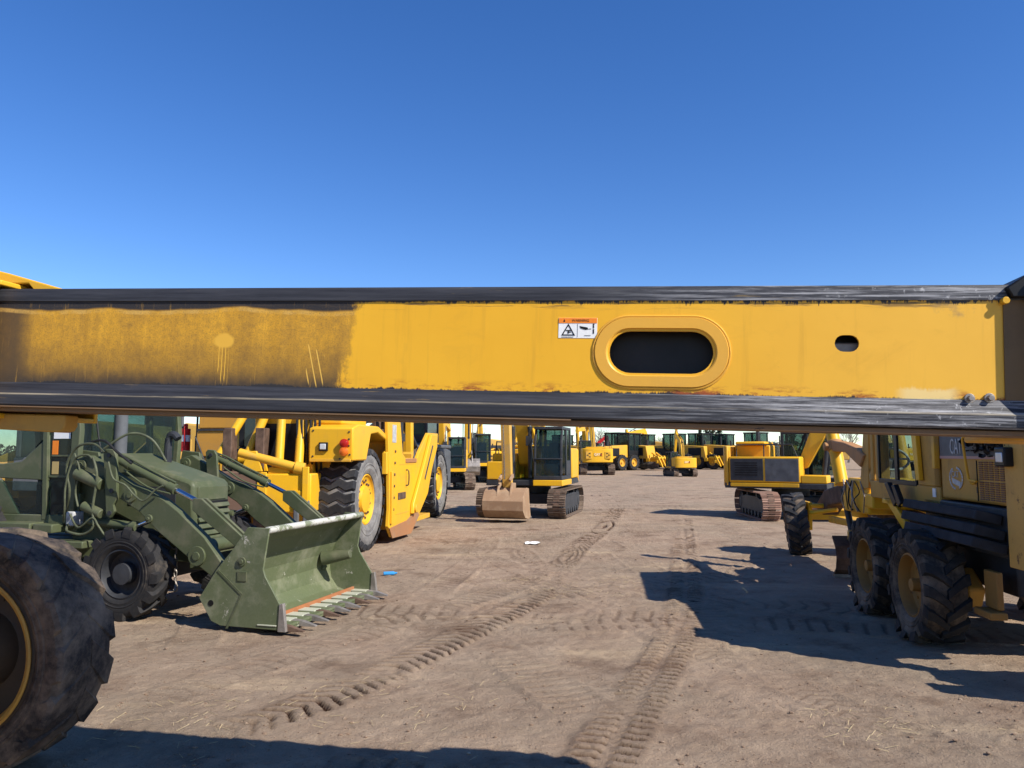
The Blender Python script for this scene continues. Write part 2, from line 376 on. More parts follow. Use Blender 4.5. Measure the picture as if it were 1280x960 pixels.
# ------------------------------------------------------------------ ground: one dirt sheet, finer near the yard's open lane
def vnoise(X, Y, seed, scale):
    rg = np.random.RandomState(seed); L = rg.rand(256, 256)
    x = X / scale; y = Y / scale
    xi = np.floor(x).astype(int); yi = np.floor(y).astype(int); fx = x - xi; fy = y - yi
    fx = fx * fx * (3 - 2 * fx); fy = fy * fy * (3 - 2 * fy)
    g = lambda a, b: L[a % 256, b % 256]
    return (g(xi, yi) * (1 - fx) + g(xi + 1, yi) * fx) * (1 - fy) + (g(xi, yi + 1) * (1 - fx) + g(xi + 1, yi + 1) * fx) * fy - 0.5
def sstep(a, b, x):
    t = np.clip((x - a) / (b - a), 0, 1); return t * t * (3 - 2 * t)
def build_ground():
    def grow(start, step, ratio, end):
        o = [start]
        while abs(o[-1]) < end: o.append(o[-1] + step); step *= ratio
        return o
    xs = list(np.arange(-5.0, 5.0, 0.026)); xr = grow(5.0, .03, 1.045, 4000.0)
    xl = [-a for a in reversed(xr[0:])]
    xs = np.array(xl + list(xs[1:]) + xr)
    ya = list(np.arange(4.2, 11.0, 0.021)); yr = grow(11.0, .025, 1.012, 70); yf = grow(yr[-1], 2.0, 1.12, 6000)
    yb = [-v for v in reversed(grow(-4.2 + 0, .06, 1.25, 300))] if False else [-400, -120, -40, -12, -4, 0, 2, 3.2, 3.8, 4.05]
    ys = np.array(yb + ya + yr + yf[1:])
    X, Y = np.meshgrid(xs, ys)
    near = 1 - sstep(35, 60, np.hypot(X, Y))
    Z = (vnoise(X, Y, 1, 4.3) * .05 + vnoise(X, Y, 2, 1.7) * .03 + vnoise(X + 7, Y, 3, .62) * .018 + vnoise(X, Y, 4, .23) * .013
         + vnoise(X, Y, 5, .09) * .012 + vnoise(X, Y, 16, .055) * .011)
    damp_shade = np.zeros_like(Z); press = np.zeros_like(Z)
    def track(path, half, pitch, chev, depth, darkness, seed, twin=False):
        nonlocal Z
        P = []
        p = [np.array(q, float) for q in path]
        for i in range(len(p) - 1):
            a = p[max(i - 1, 0)]; b = p[i]; c = p[i + 1]; d = p[min(i + 2, len(p) - 1)]
            for k in range(6):
                t = k / 6; P.append(.5 * (2 * b + (c - a) * t + (2 * a - 5 * b + 4 * c - d) * t * t + (3 * b - a - 3 * c + d) * t ** 3))
        P.append(p[-1]); P = np.array(P)
        lo = P.min(0) - half * 2 - .3; hi = P.max(0) + half * 2 + .3
        I = np.where((X > lo[0]) & (X < hi[0]) & (Y > lo[1]) & (Y < hi[1]))
        x = X[I]; y = Y[I]; best = np.full(x.shape, 1e9); sd = np.zeros_like(x); ss = np.zeros_like(x); acc = 0
        for i in range(len(P) - 1):
            d = P[i + 1] - P[i]; L = np.hypot(*d); d = d / L
            t = np.clip((x - P[i][0]) * d[0] + (y - P[i][1]) * d[1], 0, L)
            qx = x - P[i][0] - d[0] * t; qy = y - P[i][1] - d[1] * t; q = np.hypot(qx, qy)
            m = q < best; best = np.where(m, q, best); sd = np.where(m, d[0] * qy - d[1] * qx, sd); ss = np.where(m, acc + t, ss); acc += L
        ends = sstep(0, .9, ss) * sstep(0, .9, acc - ss)
        n1 = vnoise(x, y, seed, .8) + .5; n2 = vnoise(x, y, seed + 1, .16)
        patch = sstep(.0 if seed in (31, 41) else .3, .4 if seed in (31, 41) else .65, n1 + n2 * .35) * ends
        ins = 1 - sstep(half * .88, half * 1.05, best)
        ph = (ss + chev * np.abs(sd) + n2 * .02) / pitch; w = np.abs((ph % 1.0) - .5) * 2
        lug = sstep(.16, .36, w + n2 * .25)
        cm = sstep(half * .12, half * .3, np.abs(sd)) if twin else np.ones_like(sd)
        edge = np.exp(-((best - half * 1.08) / (half * .16)) ** 2)
        z = Z[I] * (1 - .55 * ins * patch) + ins * patch * cm * (lug * depth * 1.25 - depth * .75) + edge * ends * (.012 + .02 * (n2 + .5)) * n1
        Z[I] = z
        damp_shade[I] = np.maximum(damp_shade[I], darkness * ends * (ins * (.10 + .90 * (1 - lug) * patch * cm) + edge * .30 * n1) * (.35 + .9 * n1))  # damp track soil, with the shade in the lug gaps painted darkest
        press[I] = np.maximum(press[I], ins * patch)
    track([(-2.3, 5.55), (-1.62, 6.3), (-1.08, 7.5), (-.5, 8.9), (.25, 10.8), (.62, 12.6), (1.4, 16.5), (2.6, 21.5), (4.0, 29)], .23, .15, .55, .040, 1.7, 31)
    track([(.32, 4.3), (.55, 5.1), (1.0, 6.4), (1.7, 8.4), (2.3, 10.5), (3.1, 14), (4.2, 19), (5.3, 24)], .22, .13, .12, .042, 1.8, 41, True)
    track([(-1.7, 5.15), (-.6, 5.0), (.5, 4.85), (1.8, 4.5)], .16, .2, 0, .016, .3, 47)
    track([(1.6, 36.5), (4, 37.2), (8, 37.0), (14, 36)], .42, .42, 0, .05, .7, 51, True)
    track([(-1.2, 9.6), (.3, 12.5), (.2, 16.0), (-.6, 22)], .22, .16, .4, .02, .55, 61)
    track([(3.2, 5.0), (4.2, 6.0), (5.6, 6.9)], .2, .16, .4, .018, .5, 71)
    track([(-2.2, 9.0), (0, 10.7), (3, 12.6), (8, 15.5)], .28, .2, .3, .022, .7, 81)
    rk = random.Random(21)
    for k in range(7):
        x0 = rk.uniform(-3.2, 3.2); a = rk.uniform(-.35, .55); y0 = rk.uniform(4.6, 8)
        L = rk.uniform(6, 20); cv = rk.uniform(-.02, .02)
        track([(x0 + a * s + cv * s * s, y0 + s) for s in [L * q / 4 for q in range(5)]], rk.uniform(.14, .26), rk.uniform(.11, .2), rk.choice([0, .3, .55]), rk.uniform(.005, .011), rk.uniform(.2, .5), 100 + k * 3, rk.random() < .4)
    for k in range(9):
        y0 = rk.uniform(9, 34); x0 = rk.uniform(-5, -1); a = rk.uniform(-.12, .12); L = rk.uniform(7, 14)
        track([(x0 + s, y0 + a * s + .01 * s * s * rk.choice([-1, 1])) for s in [L * q / 4 for q in range(5)]], rk.uniform(.2, .34), rk.uniform(.16, .3), rk.choice([0, .3]), rk.uniform(.007, .014), rk.uniform(.35, .7), 200 + k * 3, rk.random() < .5)
    Z += near * .0
    far = sstep(60, 120, np.hypot(X, Y)); Z *= (1 - far)
    ny, nx = X.shape
    co = np.stack([X.ravel(), Y.ravel(), Z.ravel()], 1).astype(np.float32)
    idx = np.arange(nx * ny).reshape(ny, nx)
    q = np.stack([idx[:-1, :-1], idx[:-1, 1:], idx[1:, 1:], idx[1:, :-1]], -1).reshape(-1, 4)
    me = bpy.data.meshes.new('ground'); me.vertices.add(len(co)); me.vertices.foreach_set('co', co.ravel())
    me.loops.add(q.size); me.loops.foreach_set('vertex_index', q.ravel().astype(np.int32))
    me.polygons.add(len(q)); me.polygons.foreach_set('loop_start', np.arange(0, q.size, 4, dtype=np.int32))
    me.update(calc_edges=True); me.polygons.foreach_set('use_smooth', np.ones(len(q), bool))
    at = me.attributes.new('track_damp_shade', 'FLOAT', 'POINT'); at.data.foreach_set('value', damp_shade.ravel().astype(np.float32))
    o = bpy.data.objects.new('ground', me); COL.objects.link(o); o['kind'] = 'structure'
    m, n, b = newmat('dirt_yard'); tc = N(n, 'ShaderNodeTexCoord'); v = tc.outputs['Object']
    f1 = noise_tex(n, .42, 8, .62, v, .3); f2 = noise_tex(n, 1.7, 9, .68, v, .2); f3 = noise_tex(n, 9, 8, .72, v); f4 = noise_tex(n, 60, 5, .75, v)
    mp = N(n, 'ShaderNodeMapping'); mp.inputs['Scale'].default_value = (.25, 1.1, 1); n.links.new(v, mp.inputs[0])
    f5 = noise_tex(n, .9, 8, .66, mp.outputs[0], .5)
    c = mix(n, ramp(n, f2, .3, .72), (.270, .186, .126), (.435, .325, .228))
    c = mix(n, math_n(n, 'MULTIPLY', ramp(n, f1, .42, .66), .55), c, (.245, .200, .142))
    c = mix(n, math_n(n, 'MULTIPLY', ramp(n, f5, .56, .70), .75), c, (.50, .375, .24))
    c = mix(n, math_n(n, 'MULTIPLY', ramp(n, noise_tex(n, .75, 7, .7, v), .53, .68), .75), c, (.135, .080, .052))
    c = mix(n, math_n(n, 'MULTIPLY', ramp(n, f3, .56, .80), .38), c, (.52, .42, .31))
    c = mix(n, math_n(n, 'MULTIPLY', ramp(n, f4, .58, .74), .55), c, (.50, .43, .34))
    c = mix(n, math_n(n, 'MULTIPLY', ramp(n, noise_tex(n, 38, 4, .7, v), .30, .42, (1, 1, 1, 1), (0, 0, 0, 1)), .6), c, (.12, .085, .06))
    a = N(n, 'ShaderNodeAttribute', attribute_name='track_damp_shade')
    c = mix(n, math_n(n, 'MULTIPLY', a.outputs['Fac'], math_n(n, 'ADD', f3, .35)), c, (.085, .046, .030))
    n.links.new(c, b.inputs['Base Color']); b.inputs['Roughness'].default_value = .95
    try: b.inputs['Specular IOR Level'].default_value = .08
    except Exception: pass
    h = math_n(n, 'ADD', math_n(n, 'MULTIPLY', f3, .5), math_n(n, 'MULTIPLY', f4, .28))
    bump(n, b, h, 1.0, .075)
    me.materials.append(m)
    # heights for things laid on the dirt
    def hgt(x, y):
        i = min(max(int(np.searchsorted(xs, x)), 0), nx - 1); j = min(max(int(np.searchsorted(ys, y)), 0), ny - 1); return float(Z[j, i])
    return hgt
hgt = build_ground()

# loose clods and pebbles on the dirt: nobody could count them
def build_pebbles():
    rg = np.random.RandomState(5); V = []; F = []
    ico = [(0, 0, 1), (.89, 0, .45), (.28, .85, .45), (-.72, .53, .45), (-.72, -.53, .45), (.28, -.85, .45), (.72, .53, -.45), (-.28, .85, -.45), (-.89, 0, -.45), (-.28, -.85, -.45), (.72, -.53, -.45), (0, 0, -1)]
    fi = [(0, 1, 2), (0, 2, 3), (0, 3, 4), (0, 4, 5), (0, 5, 1), (1, 6, 2), (2, 7, 3), (3, 8, 4), (4, 9, 5), (5, 10, 1), (6, 7, 2), (7, 8, 3), (8, 9, 4), (9, 10, 5), (10, 6, 1), (11, 7, 6), (11, 8, 7), (11, 9, 8), (11, 10, 9), (11, 6, 10)]
    ico = np.array(ico)
    for k in range(12000):
        d = 4.6 + 16 * rg.rand() ** 1.9; x = (rg.rand() - .5) * (d * 1.5); y = d
        if vnoise(np.array([x]), np.array([y]), 77, 1.4)[0] < -.12 and rg.rand() < .7: continue
        r = .002 + .010 * rg.rand() ** 9 * 1.2 + .003 * rg.rand()
        o = len(V) * 12
        p = ico * (1 + .3 * (rg.rand(12, 1) - .5)) * r * np.array([1 + .6 * rg.rand(), 1, .65]) + np.array([x, y, hgt(x, y) + r * .3])
        V.append(p); F += [(a + o, b_ + o, c + o) for a, b_, c in fi]
    V = np.concatenate(V)
    me = bpy.data.meshes.new('pebbles'); me.from_pydata(V.tolist(), [], F); me.update()
    o = bpy.data.objects.new('pebbles', me); COL.objects.link(o); o['kind'] = 'stuff'
    m, n, b = newmat('pebble_stone'); v = objvec(n)
    c = mix(n, ramp(n, noise_tex(n, 22, 2, .5, v), .58, .74), (.20, .135, .09), (.42, .33, .24))
    n.links.new(c, b.inputs['Base Color']); b.inputs['Roughness'].default_value = .9; me.materials.append(m)
build_pebbles()

# ------------------------------------------------------------------ the telescopic boom across the picture and its machine
TELE = thing('telescopic_handler', 'long yellow boom with black edges and oval hole spanning the picture', 'telehandler', (0, 3.235, 0), R(-9.4))
Bm = Matrix.Translation((0, 0, 2.15)) @ Matrix.Rotation(R(1.818), 4, 'Y')
def bpart(m, name, mat, bevel=0.0, parent=None, smooth=35, label=None):
    o = m.obj(name, mat, parent or TELE, bevel, label, smooth)
    if parent is None: o.matrix_local = Bm
    return o
def mapr(n, v, a, b, c=0.0, d=1.0):
    x = N(n, 'ShaderNodeMapRange', interpolation_type='SMOOTHSTEP')
    for i, q in ((1, a), (2, b), (3, c), (4, d)): x.inputs[i].default_value = q
    n.links.new(v, x.inputs[0]); return x.outputs[0]
def boom_plate_mat():
    m, n, b = newmat('boom_side_paint'); tc = N(n, 'ShaderNodeTexCoord'); v = tc.outputs['Object']
    sp = N(n, 'ShaderNodeSeparateXYZ'); n.links.new(v, sp.inputs[0]); u, w = sp.outputs[0], sp.outputs[2]
    mul = lambda a, c: math_n(n, 'MULTIPLY', a, c)
    add = lambda a, c: math_n(n, 'ADD', a, c)
    big = noise_tex(n, 1.6, 5, .6, v); med = noise_tex(n, 7, 7, .7, v); fin = noise_tex(n, 40, 6, .7, v)
    vs = objvec(n, (13, 13, .8)); st = noise_tex(n, 1.5, 6, .7, vs)
    vh = objvec(n, (1.2, 9, 22)); sh = noise_tex(n, 2.4, 7, .75, vh)
    ed = noise_tex(n, 9, 6, .75, objvec(n, (1, 1, .5)))
    c = mix(n, ramp(n, big, .3, .7), (.80, .425, .026), (.74, .375, .020))
    # paler towards the right end, faint run marks
    c = mix(n, mul(mapr(n, u, .2, 1.8), .40), c, (.80, .475, .085))
    c = mix(n, mul(ramp(n, st, .55, .78), .38), c, (.46, .235, .025))
    bl = noise_tex(n, 3.3, 8, .72, objvec(n, (1, 1, 1.6)), .6)
    c = mix(n, mul(ramp(n, bl, .56, .74), .35), c, (.55, .29, .03))
    c = mix(n, mul(ramp(n, bl, .28, .36, (1, 1, 1, 1), (0, 0, 0, 1)), .35), c, (.84, .52, .10))
    ss_ = ramp(n, noise_tex(n, 5, 7, .8, objvec(n, (2.2, 1, 14)), .8), .68, .72)
    c = mix(n, mul(ss_, .55), c, (.20, .11, .035))
    c = mix(n, mul(ramp(n, med, .62, .80), .25), c, (.50, .27, .045))
    c = mix(n, mul(ramp(n, fin, .70, .78), .5), c, (.22, .12, .04))
    # the worn, grease-stained third that slides inside the outer section
    jit = add(u, add(mul(add(add(add(ed, mul(med, .8)), mul(fin, .5)), -1.15), .14), mul(add(w, -.3), -.16)))
    left = mapr(n, jit, -.715, -.760)
    lc = mix(n, ramp(n, st, .32, .72), (.54, .275, .024), (.74, .385, .034))
    lc = mix(n, mul(ramp(n, med, .45, .72), .62), lc, (.25, .135, .035))
    lc = mix(n, mul(ramp(n, fin, .45, .72), .42), lc, (.12, .075, .035))
    lc = mix(n, mul(mapr(n, u, -2.28, -2.42), .85), lc, (.035, .032, .032))  # dark band at the outer section's mouth: edge and shadow painted in
    wn = add(w, mul(add(ed, -.5), .10))
    lc = mix(n, mapr(n, wn, .215, .105), lc, (.030, .028, .030))
    lc = mix(n, mul(mapr(n, wn, .36, .18), .45), lc, (.09, .06, .03))
    wave = add(w, mul(add(noise_tex(n, 1.9, 3, .5, objvec(n, (1, 0, 0))), -.5), -.09))
    lc = mix(n, mapr(n, wave, .452, .468), lc, (.026, .025, .028))
    lc = mix(n, mul(mul(mul(mapr(n, wave, .436, .444), mapr(n, wave, .462, .455)), ramp(n, med, .40, .58)), .7), lc, (.66, .40, .10))
    grit = noise_tex(n, 150, 4, .75, v)
    lc = mix(n, mul(ramp(n, grit, .50, .66), .55), lc, (.10, .065, .03))
    lc = mix(n, mul(ramp(n, noise_tex(n, 6, 9, .8, objvec(n, (7, 7, .45)), .3), .58, .72), .55), lc, (.82, .45, .06))
    # sprayed spot with runs
    du = mul(add(u, 1.331), 20.0); dw = mul(add(w, -.318), 30.0)
    dd = add(math_n(n, 'SQRT', add(mul(du, du), mul(dw, dw))), mul(add(med, -.5), .9))
    spot = mapr(n, dd, 1.15, .75)
    drip = mul(mul(ramp(n, math_n(n, 'SINE', mul(add(u, mul(med, .012)), 385.0)), .55, .85), mul(mapr(n, u, -1.368, -1.362), mapr(n, u, -1.305, -1.311))), mul(mapr(n, add(w, mul(noise_tex(n, 60, 1, .5, objvec(n, (1, 0, 0))), .22)), .24, .26), mapr(n, w, .34, .33)))
    lc = mix(n, math_n(n, 'MAXIMUM', spot, drip), lc, (.72, .40, .05))
    drip2 = mul(mul(ramp(n, math_n(n, 'SINE', mul(add(u, mul(w, .25)), 190.0)), .80, .95), mul(mapr(n, u, -.935, -.93), mapr(n, u, -.845, -.855))), mul(mapr(n, add(w, mul(med, .1)), .16, .19), mapr(n, add(w, mul(u, .6)), -.245, -.26)))
    lc = mix(n, drip2, lc, (.74, .44, .08))
    c = mix(n, left, c, lc)
    # black scuffing creeping in from both flanges
    e1 = add(w, mul(add(ed, -.5), -.055))
    e1 = add(e1, mul(mul(add(noise_tex(n, 6, 6, .8, objvec(n, (7, 1, 1.2))), -.5), .11), mapr(n, u, -.9, .4)))
    top = mapr(n, e1, .490, .498); c = mix(n, top, c, (.035, .032, .032))
    sc = mul(mul(ramp(n, sh, .53, .60), mapr(n, w, .45, .494)), .9); c = mix(n, sc, c, (.06, .045, .035))
    e2 = add(w, mul(add(noise_tex(n, 2.2, 5, .65, objvec(n, (1, 0, .3))), -.5), -.07))
    e2 = add(e2, mul(add(noise_tex(n, 8, 6, .8, objvec(n, (5, 1, 1))), -.5), .045))
    c = mix(n, mapr(n, e2, .119, .111), c, (.032, .030, .031))
    # rust blooms along the lower seam, bare filler patch at the right
    r1 = mul(ramp(n, noise_tex(n, 4.2, 7, .75, objvec(n, (1, 1, 3.5))), .50, .60), mapr(n, w, .165, .118))
    c = mix(n, mul(r1, math_n(n, 'SUBTRACT', 1.0, left)), c, (.30, .075, .022))
    pa = mul(mul(mapr(n, u, 1.50, 1.56), mapr(n, u, 1.76, 1.70)), mapr(n, add(w, mul(add(ed, -.5), .12)), .158, .140))
    c = mix(n, mul(pa, .9), c, (.78, .58, .24))
    gm = mul(mul(ramp(n, med, .52, .66), mul(mapr(n, u, 1.55, 1.75), mapr(n, w, .42, .45))), .65); c = mix(n, gm, c, (.16, .13, .11))
    n.links.new(c, b.inputs['Base Color'])
    n.links.new(add(mul(left, .25), add(mul(med, .2), .34)), b.inputs['Roughness'])
    bump(n, b, add(mul(noise_tex(n, 2.3, 3, .5, v), .8), add(mul(fin, .05), mul(ss_, -.10))), .3, .02)
    return m
def boom_black_mat():
    m, n, b = newmat('boom_black_wear_paint')
    vh = objvec(n, (.9, 14, 30)); sh = noise_tex(n, 2.2, 8, .72, vh); tc = N(n, 'ShaderNodeTexCoord')
    sp = N(n, 'ShaderNodeSeparateXYZ'); n.links.new(tc.outputs['Object'], sp.inputs[0]); u = sp.outputs[0]
    c = mix(n, ramp(n, sh, .30, .74), (.014, .014, .017), (.055, .056, .064))
    pol = math_n(n, 'MULTIPLY', ramp(n, noise_tex(n, 3.0, 8, .75, vh), .46, .66), mapr(n, u, .1, 1.2))
    c = mix(n, math_n(n, 'MULTIPLY', pol, .9), c, (.40, .40, .41))
    yl = math_n(n, 'MULTIPLY', ramp(n, noise_tex(n, 1.6, 7, .7, objvec(n, (1.5, 12, 26))), .64, .70), .55)
    c = mix(n, yl, c, (.30, .20, .07))
    fl = math_n(n, 'MULTIPLY', ramp(n, noise_tex(n, 34, 5, .7, objvec(n)), .60, .68), mapr(n, u, .9, 1.7)); c = mix(n, math_n(n, 'MULTIPLY', fl, .6), c, (.48, .48, .48))
    z_ = sp.outputs[2]
    eg = math_n(n, 'MULTIPLY', math_n(n, 'MULTIPLY', mapr(n, z_, .050, .054), mapr(n, z_, .062, .058)), ramp(n, noise_tex(n, 2.0, 6, .7, vh), .42, .60))  # pale highlight painted along the worn bend of the flange
    c = mix(n, math_n(n, 'MULTIPLY', eg, .75), c, (.34, .29, .20))
    n.links.new(c, b.inputs['Base Color']); b.inputs['Roughness'].default_value = .5
    bump(n, b, sh, .12, .008)
    return m
m_plate, m_bblack = boom_plate_mat(), boom_black_mat()
m_lip = paint('boom_underside_paint', (.20, .115, .055), amt=.5, rough=.6, chip=(.05, .035, .03), chip_amt=.2)

def stadium(u0, u1, v0, v1, n=14):
    r = (v1 - v0) / 2; c = (v0 + v1) / 2; P = []
    for i in range(n + 1):
        a = -math.pi / 2 + math.pi * i / n; P.append((u1 - r + r * math.cos(a), c + r * math.sin(a)))
    for i in range(n + 1):
        a = math.pi / 2 + math.pi * i / n; P.append((u0 + r + r * math.cos(a), c + r * math.sin(a)))
    return P
def plate_with_holes(outer, holes, y0, y1):
    """flat plate in xz with through holes, front face y0, back face y1"""
    import bmesh
    bm = bmesh.new(); E = []
    for loop in [outer] + holes:
        vs = [bm.verts.new((p[0], y0, p[1])) for p in loop]
        E += [bm.edges.new((vs[i], vs[(i + 1) % len(vs)])) for i in range(len(vs))]
    bmesh.ops.triangle_fill(bm, edges=E, use_beauty=True, use_dissolve=False)
    bmesh.ops.recalc_face_normals(bm, faces=bm.faces[:])
    if bm.faces[:] and sum(f.normal.y for f in bm.faces) > 0: bmesh.ops.reverse_faces(bm, faces=bm.faces[:])
    bm.verts.index_update()
    V = [tuple(v.co) for v in bm.verts]; F = [tuple(v.index for v in f.verts) for f in bm.faces]; k = len(V)
    bd = [(l.vert.index, l.link_loop_next.vert.index) for e in bm.edges if len(e.link_faces) == 1 for l in e.link_loops]
    bm.free()
    V2 = V + [(x, y1, z) for x, y, z in V]
    F2 = F + [tuple(i + k for i in reversed(f)) for f in F] + [(b_, a, a + k, b_ + k) for a, b_ in bd]
    return mb().add(V2, F2)
U0, U1 = -2.95, 2.08
HOLE, SLOT = stadium(.402, .822, .197, .372), stadium(1.289, 1.381, .294, .361, 8)
# long edges are subdivided so that the plate is not two giant triangles
def rect(u0, u1, v0, v1, n=24):
    return [(u0 + (u1 - u0) * i / n, v0) for i in range(n)] + [(u1, v0), (u1, v1)] + [(u1 + (u0 - u1) * i / n, v1) for i in range(1, n)] + [(u0, v1)]
boom = bpart(plate_with_holes(rect(U0, U1, .085, .512), [HOLE, SLOT], 0.0, .012), 'boom_side_plate', m_plate, smooth=20)
# raised ring round the oval hole
ri = stadium(.338, .884, .140, .430, 22); rh = stadium(.392, .832, .187, .382, 22)
def ring_mb():
    m = MB(); n = len(ri); loops = []
    def loop(pts, k, cu, cv, y): loops.append([(cu + (p[0] - cu) * k, y, cv + (p[1] - cv) * k) for p in pts])
    cu, cv = .612, .285
    loop(ri, 1.0, cu, cv, .0); loop(ri, .995, cu, cv, -.006); loop(ri, .985, cu, cv, -.009)
    loop(rh, 1.025, cu, cv, -.009); loop(rh, 1.0, cu, cv, -.006); loop(rh, .985, cu, cv, .0); loop(rh, .98, cu, cv, .03)
    vs = [p for l in loops for p in l]; fs = []
    for k in range(len(loops) - 1):
        for i in range(n): fs.append((k * n + i, k * n + (i + 1) % n, (k + 1) * n + (i + 1) % n, (k + 1) * n + i))
    return m.add(vs, [tuple(reversed(f)) for f in fs])
m_ring = paint('ring_paint', (.74, .385, .045), amt=.2, rough=.4, dirt=(.35, .2, .06))
rg_ = bpart(ring_mb(), 'hole_ring', m_ring, smooth=28)
wb = stadium(.334, .888, .136, .434, 22)
m = MB(); m.tube([(a_, -.001, b_) for a_, b_ in wb] + [(wb[0][0], -.001, wb[0][1])], .005, 6); bpart(m, 'weld_bead', m_ring)
def flange(prof, name, mat, bev=0.0, u0=U0, u1=U1):
    m = MB(); k = 40
    for i in range(1): m.prism(prof, u0, u1, 'yz')
    return bpart(m, name, mat, bev, smooth=30)
flange([(.012, .500), (-.007, .500), (-.007, .550), (-.002, .560), (.63, .560), (.648, .551), (.652, .500), (.636, .500), (.636, .546), (.012, .546)], 'top_flange', m_bblack)
flange([(.012, .112), (-.004, .112), (-.024, .060), (-.028, .055), (-.028, .008), (-.022, .001), (.0, .0), (.65, .0), (.65, .112), (.636, .112), (.636, .014), (.012, .014)], 'bottom_flange', m_bblack)
flange([(.004, -.026), (.004, -.003), (.16, -.003), (.16, -.026)], 'bottom_lip', m_lip, .004)
m = MB()
m.b6(U0, .25, -.0245, -.010, -.006, -.0005); bpart(m, 'wear_strip', m_lip)
m = MB(); m.b6(U0, U1, .638, .65, .113, .486); bpart(m, 'boom_back_plate', M['yellow_worn'])
m = MB(); m.b6(U0, U1 - .05, .10, .5, .06, .45); bpart(m, 'inner_section', M['black'], .02)
m = MB(); m.b6(1.24, 1.42, .045, .095, .27, .338); bpart(m, 'lit_slot_block', M['steel'], .008)  # paler block added behind the slot, standing in for its lit interior
# wear-pad bolts
for (bu, bv) in ((1.777, .117), (1.847, .120)):
    m = MB(); m.cyl((bu, .0, bv), (bu, -.010, bv), .019, n=18); m.cyl((bu, -.010, bv), (bu, -.026, bv), .0115, n=6); bpart(m, 'bolt', M['steel'], .0015)
# warning sticker
m = MB(); m.b6(.187, .349, -.0015, .0, .341, .426); stk = bpart(m, 'warning_sticker', M['white'])
m = MB(); m.b6(.188, .348, -.0028, -.0012, .404, .4255); m.obj('orange_header', M['orange'], stk, smooth=0)
text('WARNING', .0150, stk, M['black'], face_mat((.279, -.003, .4147), (1, 0, 0), (0, 0, 1)), depth=.0004, sx=1.0)
m = MB()
def tri_frame(m, cu, cv, a, t, y0, y1):
    h = a * .866
    o = [(cu - a / 2, cv - h / 3), (cu + a / 2, cv - h / 3), (cu, cv + 2 * h / 3)]; k = 1 - t
    i_ = [(cu + (p[0] - cu) * k, cv + (p[1] - cv) * k) for p in o]
    for q in range(3):
        r = (q + 1) % 3; m.prism([o[q], o[r], i_[r], i_[q]], y0, y1)
tri_frame(m, .2285, .3685, .058, .26, -.0028, -.0012)
m.prism([(.207, .410), (.2145, .410), (.2108, .4215)], -.0036, -.0024)
for (a, b_, c_, d_) in ((.219, .371, .239, .375), (.226, .360, .231, .372), (.232, .364, .240, .368)): m.b6(a, c_, -.0028, -.0012, b_, d_)
m.prism([(.276, .392), (.279, .383), (.300, .376), (.312, .378), (.309, .386), (.292, .389)], -.0028, -.0012)
m.b6(.314, .324, -.0028, -.0012, .379, .381)
for v_ in (.391, .368):
    m.b6(.3315, .3365, -.0028, -.0012, v_ - .008, v_ + .004); m.cyl((.334, -.0012, v_ + .008), (.334, -.0028, v_ + .008), .0035, n=10)
m.b6(.267, .2676, -.0028, -.0012, .345, .402); m.b6(.296, .322, -.0028, -.0012, .351, .3525); m.b6(.200, .250, -.0028, -.0012, .3445, .3460)
m.obj('pictogram', M['black'], stk, smooth=0)
# black bracket and head at the right end
m = MB()
m.prism([(1.905, .545), (1.985, .600), (2.30, .640), (2.30, .505), (1.925, .505)], -.034, .68)
bpart(m, 'head_bracket', M['black'], .006)
m = MB(); m.cyl((1.905, .0, .495), (1.905, -.028, .495), .014, n=12); bpart(m, 'bolt', M['yellow'], .002)
m = MB(); m.cyl((1.985, -.02, .500), (1.985, -.045, .500), .012, n=8); bpart(m, 'bolt', M['steel'], .002)
m = MB(); m.b6(1.903, 2.03, -.006, -.0005, .113, .499); bpart(m, 'end_plate', paint('boom_end_shade', (.17, .10, .035), amt=.6, rough=.6, dirt=(.07, .05, .035)))  # plate added over the boom end; its dark brown holds the shade there
m = MB(); m.b6(2.03, 2.75, -.082, .72, -.035, .62); bpart(m, 'boom_head', M['yellow_worn'], .01)
# outer section on the left with its mouth collar
m = MB()
m.b6(-6.2, -2.49, -.060, -.030, -.06, .60); m.b6(-6.2, -2.49, .68, .71, -.06, .60)
m.b6(-6.2, -2.49, -.030, .68, .575, .60); m.b6(-6.2, -2.49, -.030, .68, -.06, -.035)
bpart(m, 'outer_boom', M['yellow'], .006)
m = MB()
m.prism([(-2.75, .604), (-2.44, .604), (-2.40, .563), (-2.195, .563), (-2.55, .655), (-2.75, .70)], .08, .60)
bpart(m, 'collar_gusset', M['yellow'], .006)
m = MB()
m.prism([(-2.9, -.036), (-2.16, -.036), (-2.16, -.090), (-2.175, -.112), (-2.20, -.120), (-2.9, -.105)], .06, .15)
bpart(m, 'wear_pad_block', M['yellow_old'], .008)
# chassis, axle, near and far front wheels (mostly outside the frame)
cxw = -3.66
wheel(TELE, (cxw, 1.30, .745), .765, .48, .505, (M['rubber_dusty'], M['rubber_dusty']), M['rim_dark'], 'worn', 15, .026, -1, seg=80, dish=.42, hub=.5, bolts=10, rnd=4)
m = MB(); m.lathe([(-.205, .500), (-.222, .508), (-.230, .495), (-.218, .472), (-.19, .462), (-.16, .44)], (cxw, 1.30, .745), 56); m.obj('rim_flange', M['yellow_old'], TELE)
wheel(TELE, (cxw, -1.20, .755), .765, .48, .385, M['rubber_dusty'], M['yellow_old'], 'ag', 15, .04, -1, seg=48, dish=.2, rnd=5)
m = MB(); m.cyl((cxw, -1.1, .74), (cxw, 1.45, .74), .12, n=16); m.cyl((cxw, .95, .74), (cxw, 1.32, .74), .13, n=18)
m.obj('axle', M['dark'], TELE, .01)
